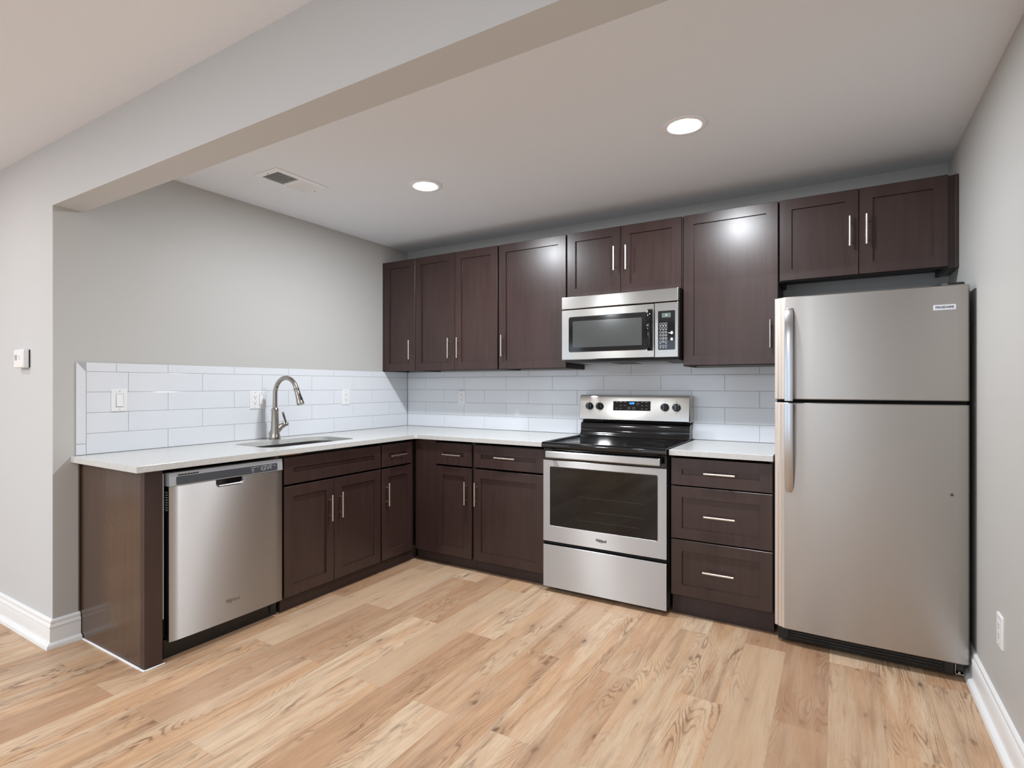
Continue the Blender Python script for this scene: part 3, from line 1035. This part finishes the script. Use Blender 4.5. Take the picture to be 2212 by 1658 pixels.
loft(b, [bg_loop(RX0 + 0.001, 0.006), bg_loop(RX0 + 0.006, 0.0), bg_loop(RX1 - 0.006, 0.0), bg_loop(RX1 - 0.001, 0.006)])
bgd = obj('backguard', b, 'steel_micro', r, smooth=35)
up = Vector((0, 0.0115, 0.146)).normalized()
Fg = Frame((0, -0.1283, 1.034), (1, 0, 0), up, Vector((0, -0.146, 0.0115)).normalized())
b = B(); fbox_pts = [(1.948, 0.0620), (2.2035, 0.0645), (2.2035, 0.1275), (1.948, 0.1250)]
prism(b, [Fg(p, q, 0.0) for p, q in fbox_pts], [Fg(p, q, 0.0016) for p, q in fbox_pts])
dp = obj('display_panel', b, 'black_gloss', bgd)
b = B(); textmesh(b, '6:50', 0.019, Fg, 2.077, 0.112, 0.0017, 0.15, 0.0003, bold=0.0006); obj('clock_digits', b, 'blue_led', dp, label='glowing blue clock digits')
b = B(); lathe(b, Fg(2.108, 0.1095, 0.0016), Fg.n, [(0, 0), (0.003, 0.0), (0.0028, 0.0006), (0, 0.0008)], 14)
for (p, q, w) in ((1.975, 0.119, 0.012), (2.002, 0.119, 0.013), (2.002, 0.097, 0.013), (1.972, 0.077, 0.015), (2.000, 0.077, 0.012), (2.031, 0.119, 0.011), (2.031, 0.097, 0.011), (2.148, 0.120, 0.012),
                  (2.177, 0.120, 0.011), (2.148, 0.098, 0.010), (2.177, 0.098, 0.010), (2.148, 0.077, 0.010), (2.177, 0.076, 0.012), (2.118, 0.121, 0.007), (2.118, 0.098, 0.006), (2.124, 0.1095, 0.016)):
    fbox(b, Frame(Fg(p, q), Fg.u, Fg.v, Fg.n), 0, 0, 0, 0, 0, 0) if False else None
    pts = [(p - w / 2, q - 0.0012), (p + w / 2, q - 0.0012), (p + w / 2, q + 0.0012), (p - w / 2, q + 0.0012)]
    prism(b, [Fg(s, t_, 0.0016) for s, t_ in pts], [Fg(s, t_, 0.0020) for s, t_ in pts])
for (p, q) in ((2.058, 0.080), (2.091, 0.080)):
    for (s0, s1, t0, t1) in ((-0.009, 0.009, 0.006, 0.007), (-0.009, 0.009, -0.007, -0.006), (-0.009, -0.008, -0.006, 0.006), (0.008, 0.009, -0.006, 0.006), (-0.001, 0.001, -0.003, 0.003)):
        pts = [(p + s0, q + t0), (p + s1, q + t0), (p + s1, q + t1), (p + s0, q + t1)]
        prism(b, [Fg(s, t_, 0.0016) for s, t_ in pts], [Fg(s, t_, 0.0019) for s, t_ in pts])
obj('printed_marks', b, 'mark', dp)
for kx in (1.776, 1.8505, 2.2975, 2.3715):
    b = B()
    lathe(b, Fg(kx, 0.0895, 0.0002), Fg.n, [(0, 0), (0.0255, 0), (0.0255, 0.002), (0.0238, 0.004), (0.0225, 0.020), (0.021, 0.023), (0, 0.023)], 32)
    kn = obj('knob', b, 'black_plastic', bgd, smooth=35)
    b = B()
    pts = rrect(Fg, kx - 0.0065, kx + 0.0065, 0.0895 - 0.021, 0.0895 + 0.021, 0.005, 0.0225, 4)
    loft(b, [pts, [p + Fg.n * 0.009 for p in pts]])
    obj('grip', b, 'black_gloss', kn, 0.001)
    b = B(); pts = [(kx - 0.011, 0.098), (kx - 0.0085, 0.098), (kx - 0.0085, 0.106), (kx - 0.011, 0.106)]
    prism(b, [Fg(p, q, 0.0229) for p, q in pts], [Fg(p, q, 0.0234) for p, q in pts]); obj('pointer', b, 'mark', kn)
for kx in (1.776, 1.8505, 2.2975, 2.3715):
    b = B()
    ring(b, Fg, kx, 0.0895, 0.0298, 0.0290, 0.0002, 0.0005, 32)
    for q in (0.0895 + 0.037, 0.0895 - 0.037):
        pts = [(kx - 0.0025, q - 0.0015), (kx + 0.0025, q - 0.0015), (kx + 0.0025, q + 0.0015), (kx - 0.0025, q + 0.0015)]
        prism(b, [Fg(s, t_, 0.0002) for s, t_ in pts], [Fg(s, t_, 0.0005) for s, t_ in pts])
    obj('dial_marking', b, 'dark_print', bgd)
# oven door
OZ0, OZ1 = 0.310, 0.8085
b = B()
O = rrect(Fr, RX0, RX1 - 0.002, OZ0, OZ1, 0.004, RF, 3)
I = rrect(Fr, 1.7435, 2.4060, 0.406, 0.7705, 0.010, RF, 3)
I2 = rrect(Fr, 1.7455, 2.4040, 0.408, 0.7685, 0.009, RF - 0.003, 3)
O2 = rrect(Fr, RX0, RX1 - 0.002, OZ0, OZ1, 0.004, RF - 0.042, 3)
O3 = rrect(Fr, RX0 + 0.0015, RX1 - 0.0035, OZ0 + 0.0015, OZ1 - 0.0015, 0.004, RF, 3)
O1 = rrect(Fr, RX0, RX1 - 0.002, OZ0, OZ1, 0.004, RF - 0.0015, 3)
loft(b, [O2, O1, O3, I, I2], True, True)
od = obj('oven_door', b, 'steel', r, smooth=30)
b = B(); pts = rrect(Fr, 1.7460, 2.4035, 0.4085, 0.768, 0.009, RF - 0.0029, 3); prism(b, pts, [p + Vector((0, -0.0024, 0)) for p in pts]); wn_ = obj('oven_window', b, 'glass_dark', od)
b = B()
M['rack'] = mat('faint_rack_line', srgb(58, 56, 54), 0.3)
for (a0, a1, z_) in ((1.925, 2.33, 0.600), (2.03, 2.33, 0.520), (1.93, 2.30, 0.462)):
    fbox(b, Fr, a0, a1, z_, z_ + 0.0018, RF - 0.0006, RF - 0.0003)
obj('rack_line', b, 'rack', wn_)
b = B(); textmesh(b, 'Whirlpool', 0.0235, Fr, 2.0755, 0.359, RF, 0.0, 0.0003, bold=0.0008, width=0.066, spacing=0.95)
obj('lettering', b, 'dark_print', od, label='printed dark maker name')
b = B(); tube(b, [Fr(2.073 + 0.017 * math.cos(R(a)), 0.3585 + 0.0105 * math.sin(R(a)), RF + 0.0004) for a in range(170, 380, 10)], 0.0006, 6); obj('lettering_ring', b, 'grey_plastic', od)
# black band and bar handle
b = B(); fbox(b, Fr, RX0, RX1 - 0.002, OZ1 + 0.001, 0.8795, 0.629, RF - 0.006); obj('door_top_band', b, 'black_gloss', r, 0.002)
b = B()
fbox(b, Fr, 1.734, 2.432, 0.8275, 0.8685, RF + 0.032, RF + 0.052)
hd = obj('door_handle', b, 'steel', r, 0.006, seg=3)
for hx in (1.750, 2.400):
    b = B(); fbox(b, Fr, hx, hx + 0.022, 0.834, 0.862, RF - 0.008, RF + 0.033); obj('handle_mount', b, 'steel', hd, 0.002)
# drawer
b = B(); fbox(b, Fr, RX0, RX1 - 0.002, 0.030, 0.2895, 0.630, RF + 0.002); obj('drawer', b, 'steel', r, 0.003, seg=3)
b = B(); fbox(b, Fr, RX0 + 0.004, RX1 - 0.006, 0.2900, 0.3095, 0.629, RF - 0.018); obj('drawer_gap', b, 'black_void', r)
for (px, py) in ((1.76, -0.60), (2.40, -0.60), (1.76, -0.08), (2.40, -0.08)):
    b = B(); cyl(b, (px, py, 0.0005), (px, py, 0.03), 0.016, n=16); obj('foot', b, 'black_plastic', r)

# ------------------------------------------------------------------ microwave
r = thing('microwave', 'stainless over-the-range microwave with black keypad below the short cabinet', 'microwave', (2.07, -0.2, 1.42))
MX0, MX1, MF = 1.6915, 2.4495, 0.400
b = B(); box(b, (MX0 + 0.002, -0.366, 1.436), (MX1 - 0.002, -0.0105, 1.8455)); obj('body', b, 'black_plastic', r, 0.002)
b = B(); fbox(b, Fr, MX0, MX1, 1.7665, 1.8455, 0.367, MF); obj('vent_panel', b, 'steel_micro', r, 0.004, seg=3)
MD1 = 2.3085
b = B()
O = rrect(Fr, MX0, MD1, 1.4335, 1.7615, 0.006, MF, 4)
O1 = rrect(Fr, MX0 - 0.0, MD1, 1.4335, 1.7615, 0.006, MF - 0.005, 4)
O2 = rrect(Fr, MX0, MD1, 1.4335, 1.7615, 0.006, 0.367, 4)
O3 = rrect(Fr, MX0 + 0.004, MD1 - 0.002, 1.4375, 1.7585, 0.006, MF, 4)
I = rrect(Fr, 1.744, 2.266, 1.482, 1.713, 0.014, MF, 4)
I2 = rrect(Fr, 1.746, 2.264, 1.484, 1.711, 0.013, MF - 0.003, 4)
loft(b, [O2, O1, O3, I, I2])
md = obj('door', b, 'steel_micro', r, smooth=30)
b = B(); pts = rrect(Fr, 1.7465, 2.2635, 1.4845, 1.7105, 0.013, MF - 0.0029, 4); prism(b, pts, [p + Vector((0, -0.0035, 0)) for p in pts]); mw = obj('window_frame', b, 'black_gloss', md, 0.0015)
m = M['micro_glass'] = mat('grey_mesh_glass', srgb(72, 73, 72), 0.12)
b = B(); pts = [(1.773, 1.512), (2.232, 1.512), (2.232, 1.681), (1.773, 1.684)]
prism(b, [Fr(p, q, MF + 0.0003) for p, q in pts], [Fr(p, q, MF + 0.0012) for p, q in pts]); obj('window_glass', b, 'micro_glass', mw)
b = B()
hp = [(1.476, 0.006), (1.482, 0.020), (1.51, 0.034), (1.60, 0.042), (1.69, 0.036), (1.718, 0.022), (1.727, 0.006)]
F_ = BACK(-MF)
loft(b, [[F_(2.268, z_, -0.002), F_(2.268, z_, h * 0.7), F_(2.276, z_, h), F_(2.292, z_, h), F_(2.299, z_, h * 0.7), F_(2.299, z_, -0.002)] for z_, h in hp])
obj('handle', b, 'black_gloss', md, smooth=50)
b = B()
for (p, q) in ((2.274, 1.6245), (2.281, 1.6295), (2.281, 1.622), (2.2785, 1.605)):
    fbox(b, Fr, p, p + 0.003, q, q + 0.004, MF + 0.0425, MF + 0.0431)
obj('handle_marks', b, 'mark', md)
b = B(); fbox(b, Fr, MD1 + 0.0015, MX1, 1.4335, 1.7615, 0.367, MF - 0.001); kpn = obj('control_side', b, 'steel_micro', r, 0.003, seg=3)
b = B(); pts = rrect(Fr, 2.331, 2.4315, 1.478, 1.7115, 0.006, MF - 0.0011, 4); prism(b, pts, [p + Vector((0, -0.0022, 0)) for p in pts]); kp_ = obj('keypad', b, 'black_gloss', kpn)
KF = MF + 0.0012
b = B(); fbox(b, Fr, 2.354, 2.4065, 1.671, 1.698, KF, KF + 0.0005); sc_ = obj('display', b, 'screen', kp_)
b = B(); fbox(b, Fr, 2.379, 2.3825, 1.681, 1.6895, KF + 0.0005, KF + 0.0008); obj('display_digit', b, 'white_led', sc_)
b = B()
cx_ = (2.3455, 2.3620, 2.3785)
rows_ = [1.633, 1.609, 1.583, 1.565, 1.546, 1.527]
num = [['', '', ''], ['', '', ''], ['1', '2', '3'], ['4', '5', '6'], ['7', '8', '9'], ['', '0', '']]
for q, row_ in zip(rows_, num):
    for p, s in zip(cx_, row_):
        ring(b, Fr, p, q, 0.0072, 0.0060, KF, KF + 0.0004, 18)
        if s:
            textmesh(b, s, 0.0095, Fr, p, q, KF, 0, 0.0002)
        elif q > 1.6:
            fbox(b, Fr, p - 0.0055, p + 0.0055, q - 0.0125, q - 0.0100, KF, KF + 0.0004)
        else:
            fbox(b, Fr, p - 0.004, p + 0.004, q - 0.0120, q - 0.0095, KF, KF + 0.0004)
for p in cx_:
    ring(b, Fr, p, 1.502, 0.0062, 0.0050, KF, KF + 0.0004, 16)
    fbox(b, Fr, p - 0.004, p + 0.004, 1.4895, 1.492, KF, KF + 0.0004)
for (q, hh) in ((1.5775, 0.009), (1.5390, 0.008)):
    lathe(b, Fr(2.4125, q, KF), Fr.n, [(0, 0), (hh * 0.9, 0), (hh * 0.9, 0.0004), (0, 0.0004)], 16)
    fbox(b, Fr, 2.4065, 2.4185, q + 0.006, q + 0.010, KF, KF + 0.0004)
fbox(b, Fr, 2.392, 2.404, 1.576, 1.580, KF, KF + 0.0004)
obj('printed_marks', b, 'mark', kp_)
b = B()
prism(b, [Fr(MX0 + 0.012, 1.412, 0.012), Fr(MX1 - 0.006, 1.412, 0.012), Fr(MX1 - 0.004, 1.4355, 0.012), Fr(MX0 + 0.006, 1.4355, 0.012)],
      [Fr(MX0 + 0.02, 1.420, 0.372), Fr(MX1 - 0.006, 1.420, 0.372), Fr(MX1 - 0.004, 1.4355, 0.385), Fr(MX0 + 0.006, 1.4355, 0.385)])
un = obj('underside', b, 'fridge_side', r, 0.002)
for x0_ in (1.78, 2.14):
    b = B(); pts = [(x0_, 0.06), (x0_ + 0.2, 0.06), (x0_ + 0.2, 0.25), (x0_, 0.25)]
    prism(b, [(p, -q, 1.4120 + 0.0078 * q / 0.36 - 0.0005) for p, q in pts], [(p, -q, 1.4085 + 0.0078 * q / 0.36) for p, q in pts]); obj('grease_filter', b, 'grey_plastic', un, 0.001)

# ------------------------------------------------------------------ refrigerator
r = thing('refrigerator', 'satin stainless top-freezer refrigerator standing against the wall', 'refrigerator', (3.36, -0.35, 0))
b = B(); box(b, (2.992, -0.630, 0.055), (3.7185, -0.045, 1.688)); obj('cabinet_body', b, 'fridge_side', r, 0.004)
prof = [(2.986, 0.634), (2.986, 0.662), (2.990, 0.668), (2.9955, 0.670), (2.9975, 0.668), (3.000, 0.6715), (3.004, 0.678), (3.009, 0.6825), (3.013, 0.6835), (3.015, 0.681), (3.018, 0.685), (3.024, 0.692),
        (3.030, 0.6965), (3.038, 0.6985), (3.16, 0.7022), (3.36, 0.7045), (3.56, 0.7025), (3.690, 0.699), (3.712, 0.6965), (3.724, 0.691), (3.731, 0.682), (3.7345, 0.668), (3.7345, 0.634)]


def fridge_door(name, z0, z1):
    def skin(pr):
        b = B()
        mk = lambda z, s: [(p, -q + (s if q > 0.65 else 0), z) for p, q in pr]
        loft(b, [mk(z0, 0.004), mk(z0 + 0.004, 0.0), mk(z1 - 0.004, 0.0), mk(z1, 0.004)])
        return b
    d = obj(name, skin([(3.0305, 0.634)] + prof[12:]), 'steel_soft', r, smooth=28)
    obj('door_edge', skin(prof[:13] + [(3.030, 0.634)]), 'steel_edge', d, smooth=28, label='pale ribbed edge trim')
    return d


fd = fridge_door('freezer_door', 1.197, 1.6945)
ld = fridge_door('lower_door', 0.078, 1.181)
b = B(); box(b, (2.999, -0.655, 1.1815), (3.727, -0.631, 1.1965)); obj('door_gasket', b, 'black_void', r)


def strap(name, parent, pts):
    """flat bowed strap handle: pts (z, stand-off, half width)"""
    b = B()
    loops = []
    for i, (z_, s, hw) in enumerate(pts):
        cxh, y_ = 3.0525, -0.699 - s
        loops.append([(cxh - hw, y_ + 0.007, z_), (cxh - hw + 0.002, y_ - 0.0005, z_), (cxh - hw * 0.5, y_ - 0.0016, z_), (cxh, y_ - 0.002, z_), (cxh + hw * 0.5, y_ - 0.0016, z_),
                      (cxh + hw - 0.002, y_ - 0.0005, z_), (cxh + hw, y_ + 0.007, z_), (cxh, y_ + 0.006, z_)])
    loft(b, loops)
    return obj(name, b, 'handle_metal', parent, smooth=50)


zs = [(1.640, 0.0, 0.014), (1.638, 0.006, 0.0175), (1.630, 0.014, 0.0185), (1.60, 0.027, 0.019), (1.55, 0.038, 0.019), (1.48, 0.044, 0.019), (1.38, 0.046, 0.019), (1.28, 0.046, 0.019), (1.21, 0.046, 0.019), (1.1905, 0.045, 0.019)]
strap('handle', fd, zs)
zs = [(1.180, 0.045, 0.019), (1.16, 0.046, 0.019), (1.06, 0.046, 0.019), (0.96, 0.044, 0.019), (0.88, 0.036, 0.019), (0.82, 0.024, 0.019), (0.775, 0.012, 0.0185), (0.757, 0.006, 0.017), (0.748, 0.002, 0.013), (0.746, 0.0, 0.011)]
strap('handle', ld, zs)
for z_, dr in ((1.206, fd), (1.168, ld)):
    b = B(); box(b, (3.040, -0.742, z_ - 0.008), (3.065, -0.697, z_ + 0.008)); obj('handle_mount', b, 'black_plastic', dr, 0.002)
Fz = BACK(-0.7012)
b = B(); pts = rrect(Fz, 3.6065, 3.6835, 1.5885, 1.6115, 0.002, 0.0, 3); prism(b, [p + Vector((0, 0.003, 0)) for p in pts], [p + Vector((0, -0.0016, 0)) for p in pts]); bd = obj('badge', b, 'badge', fd, 0.0006, label='small white badge with maker name')
b = B(); textmesh(b, 'FRIGIDAIRE', 0.0135, Fz, 3.645, 1.600, 0.0016, 0, 0.0002, bold=0.0003, width=0.062); obj('lettering', b, 'navy_print', bd)
b = B(); lathe(b, (3.670, -0.6995, 0.797), (0, -1, 0), [(0, 0), (0.0065, 0), (0.0065, 0.0012), (0.004, 0.002), (0, 0.002)], 18); obj('dent_mark', b, 'grey_panel', ld)
# hinge covers
b = B()
pts = [(3.56, -0.55), (3.64, -0.655), (3.66, -0.672), (3.712, -0.674), (3.718, -0.665), (3.718, -0.52), (3.70, -0.50)]
prism(b, [(p, q, 1.6885) for p, q in pts], [(p, q, 1.7085) for p, q in pts]); obj('hinge_cover', b, 'black_plastic', r, 0.005, seg=3)
# base grille
b = B()
pts = rrect(Fr, 3.000, 3.682, 0.016, 0.0735, 0.008, 0.632, 4)
loft(b, [pts, [p + Vector((0, -0.035, 0)) for p in pts]])
gr = obj('base_grille', b, 'black_plastic', r, 0.003)
for k in range(3):
    b = B(); fbox(b, Fr, 3.055, 3.640, 0.028 + k * 0.0135, 0.036 + k * 0.0135, 0.6665, 0.672); obj('grille_bar', b, 'black_gloss', gr, 0.002)
b = B(); fbox(b, Fr, 3.045, 3.650, 0.022, 0.069, 0.667, 0.6685); obj('grille_recess', b, 'black_void', gr)
b = B(); fbox(b, Fr, 3.685, 3.715, 0.022, 0.026, 0.60, 0.668); fbox(b, Fr, 3.685, 3.6875, 0.022, 0.072, 0.60, 0.668); fbox(b, Fr, 3.696, 3.7035, 0.026, 0.034, 0.655, 0.667); obj('hinge_bracket', b, 'chrome', r)
b = B(); fbox(b, Fr, 3.689, 3.7165, 0.034, 0.0735, 0.61, 0.660); obj('bracket_shadow_box', b, 'black_plastic', r, 0.002)
for (px, py) in ((3.03, -0.60), (3.68, -0.60), (3.03, -0.10), (3.68, -0.10)):
    b = B(); cyl(b, (px, py, 0.0005), (px, py, 0.056), 0.018, n=16); obj('roller_foot', b, 'black_plastic', r)


# ------------------------------------------------------------------ outlets, switch, thermostat
def plate(root, F, a0, a1, b0, b1, c=0.0):
    b = B()
    loft(b, [rrect(F, a0, a1, b0, b1, 0.003, c, 3), rrect(F, a0, a1, b0, b1, 0.003, c + 0.0035, 3), rrect(F, a0 + 0.003, a1 - 0.003, b0 + 0.003, b1 - 0.003, 0.002, c + 0.006, 3)])
    p = obj('wall_plate', b, 'white_plastic', root, smooth=30)
    return p


def receptacle(root, F, a, bz, c=0.006):
    b = B(); pts = rrect(F, a - 0.0165, a + 0.0165, bz - 0.0335, bz + 0.0335, 0.002, c, 3); prism(b, pts, [p + F.n * 0.0012 for p in pts])
    p = obj('receptacle', b, 'white_plastic', root, 0.0006)
    b = B()
    for s in (0.0185, -0.0185):
        fbox(b, F, a - 0.0075, a - 0.0052, bz + s - 0.001, bz + s + 0.008, c + 0.0012, c + 0.0016)
        fbox(b, F, a + 0.0052, a + 0.0072, bz + s, bz + s + 0.0065, c + 0.0012, c + 0.0016)
        lathe(b, F(a, bz + s - 0.0075, c + 0.0012), F.n, [(0, 0), (0.003, 0), (0.003, 0.0004), (0, 0.0004)], 12)
    obj('slots', b, 'slot', p)


def screws(root, F, pts, c=0.006):
    for (a, bz) in pts:
        b = B(); lathe(b, F(a, bz, c - 0.0002), F.n, [(0, 0), (0.003, 0), (0.0028, 0.0008), (0, 0.0010)], 12); obj('screw', b, 'grey_plastic', root)


def rocker(root, F, a, bz, c=0.006):
    b = B(); fbox(b, F, a - 0.0178, a + 0.0178, bz - 0.0345, bz + 0.0345, c - 0.0008, c + 0.0003); p = obj('rocker_surround', b, 'grey_plastic', root)
    b = B()
    prism(b, [F(a - 0.0155, bz - 0.0318, c), F(a + 0.0155, bz - 0.0318, c), F(a + 0.0155, bz - 0.0318, c + 0.0062), F(a - 0.0155, bz - 0.0318, c + 0.0062)],
          [F(a - 0.0155, bz + 0.0325, c), F(a + 0.0155, bz + 0.0325, c), F(a + 0.0155, bz + 0.0325, c + 0.0012), F(a - 0.0155, bz + 0.0325, c + 0.0012)])
    obj('rocker', b, 'white_plastic', root, 0.0008)


Fp = LEFT(0.0092)
r = thing('light_switch', 'single white rocker light switch on the tile beside the mitred trim', 'light switch', (0.0092, -2.277, 1.186))
plate(r, Fp, -2.314, -2.2395, 1.1275, 1.2445); rocker(r, Fp, -2.277, 1.186); screws(r, Fp, [(-2.277, 1.2345), (-2.277, 1.1375)])
r = thing('switched_outlet', 'wide white plate with an outlet and a rocker switch behind the faucet', 'outlet', (0.0092, -1.468, 1.17))
plate(r, Fp, -1.5255, -1.4105, 1.1125, 1.2285); receptacle(r, Fp, -1.491, 1.171); rocker(r, Fp, -1.445, 1.171); screws(r, Fp, [(-1.491, 1.219), (-1.445, 1.219), (-1.491, 1.122), (-1.445, 1.122)])
r = thing('wall_outlet', 'white outlet on the sink wall tile between the faucet and the inside corner', 'outlet', (0.0092, -0.718, 1.175))
plate(r, Fp, -0.7535, -0.6825, 1.118, 1.233); receptacle(r, Fp, -0.718, 1.1755); screws(r, Fp, [(-0.718, 1.223), (-0.718, 1.128)])
Fq = BACK(-0.0092)
r = thing('wall_outlet', 'white outlet on the tile below the tall double door cabinet', 'outlet', (0.602, -0.0092, 1.168))
plate(r, Fq, 0.567, 0.637, 1.1105, 1.2255); receptacle(r, Fq, 0.602, 1.168); screws(r, Fq, [(0.602, 1.216), (0.602, 1.120)])
Fw = RIGHT(WX)
r = thing('wall_outlet', 'white outlet low on the painted wall beside the refrigerator', 'outlet', (WX, -1.08, 0.38))
plate(r, Fw, 1.042, 1.118, 0.322, 0.440); receptacle(r, Fw, 1.080, 0.381); screws(r, Fw, [(1.080, 0.429), (1.080, 0.333)])

Ft = BACK(-D)
r = thing('thermostat', 'small white thermostat with a grey screen on the partition wall', 'thermostat', (-0.33, -D, 1.40))
b = B(); fbox(b, Ft, -0.378, -0.266, 1.357, 1.447, 0.001, 0.006); obj('base_plate', b, 'fridge_side', r, 0.001)
b = B()
loft(b, [rrect(Ft, -0.384, -0.268, 1.3545, 1.449, 0.006, 0.0062, 4), rrect(Ft, -0.384, -0.268, 1.3545, 1.449, 0.006, 0.026, 4), rrect(Ft, -0.380, -0.272, 1.3585, 1.445, 0.005, 0.031, 4)])
cs_ = obj('case', b, 'white_plastic', r, smooth=30)
b = B(); fbox(b, Ft, -0.366, -0.340, 1.393, 1.421, 0.031, 0.0318); obj('display', b, 'grey_plastic', cs_)
b = B()
for (p, q) in ((-0.318, 1.411), (-0.306, 1.411), (-0.318, 1.399), (-0.306, 1.399), (-0.374, 1.413), (-0.374, 1.403)):
    fbox(b, Ft, p, p + 0.005, q, q + 0.004, 0.031, 0.032)
obj('printed_marks', b, 'grey_plastic', cs_)


# ------------------------------------------------------------------ ceiling fixtures
def can_light(x, y, label):
    r = thing('recessed_light', label, 'ceiling light', (x, y, ZC), 'recessed lights over the kitchen')
    o = Vector((x, y, ZC - 0.0005))
    b = B(); lathe(b, o, (0, 0, -1), [(0.062, 0.0), (0.0975, 0.0), (0.0985, 0.0015), (0.097, 0.004), (0.090, 0.006), (0.078, 0.0075), (0.069, 0.0065), (0.064, 0.003)], 48)
    bmesh.ops.delete(b, geom=[f for f in b.faces if len(f.verts) > 4], context='FACES')
    obj('trim_ring', b, 'white_fixture', r, smooth=50)
    b = B(); lathe(b, o, (0, 0, -1), [(0.0, 0.0006), (0.066, 0.0006), (0.065, 0.0070), (0.050, 0.0105), (0.025, 0.0125), (0.0, 0.0130)], 40); obj('lens', b, 'lens', r, smooth=50)
    area('kitchen_lamp', (x, y, ZC - 0.0150), (0, 0, 0), 0.125, KITCHEN_LAMP_W, KITCHEN_LAMP_C)


can_light(1.178, -1.178, 'lit recessed ceiling light nearer the sink wall')
can_light(2.660, -1.150, 'lit recessed ceiling light nearer the refrigerator')

r = thing('ceiling_vent', 'white metal ceiling air vent with two banks of louvres above the sink', 'vent', (0.56, -1.627, ZC))
Fv = UNDER(ZC - 0.0006, 0.562, -1.627)
b = B()
A = [rrect(Fv, -0.102, 0.102, -0.178, 0.178, 0.003, c, 2) for c in (0.0, 0.003)]
Bq = [rrect(Fv, -0.090, 0.090, -0.166, 0.166, 0.003, 0.008, 2), rrect(Fv, -0.072, 0.072, -0.148, 0.148, 0.002, 0.008, 2), rrect(Fv, -0.072, 0.072, -0.148, 0.148, 0.002, 0.0, 2)]
loft(b, A + Bq, False, False)
obj('frame', b, 'white_fixture', r, smooth=30)
b = B(); fbox(b, Fv, -0.073, 0.073, -0.149, 0.149, 0.0001, 0.0008); obj('duct_opening', b, 'slot', r)
b = B(); fbox(b, Fv, -0.072, 0.072, -0.006, 0.006, 0.0009, 0.008); obj('centre_bar', b, 'white_fixture', r)
for k in range(22):
    # v axis of Fv points to -y; two banks tilt opposite ways
    pos = -0.142 + k * 0.0125 if k < 11 else 0.017 + (k - 11) * 0.0125
    tl = 0.0036 if pos > 0 else -0.0036
    b = B()
    q4 = ((-tl - 0.0014, 0.0012), (-tl + 0.0014, 0.0012), (tl + 0.0014, 0.0080), (tl - 0.0014, 0.0080))
    prism(b, [Fv(-0.072, pos + p, c_) for p, c_ in q4], [Fv(0.072, pos + p, c_) for p, c_ in q4])
    obj('louvre', b, 'white_fixture', r)
for q in (-0.158, 0.158):
    b = B(); lathe(b, Fv(0.0, q, 0.0079), Fv.n, [(0, 0), (0.0045, 0), (0.004, 0.0012), (0, 0.0014)], 12); obj('screw', b, 'grey_panel', r)
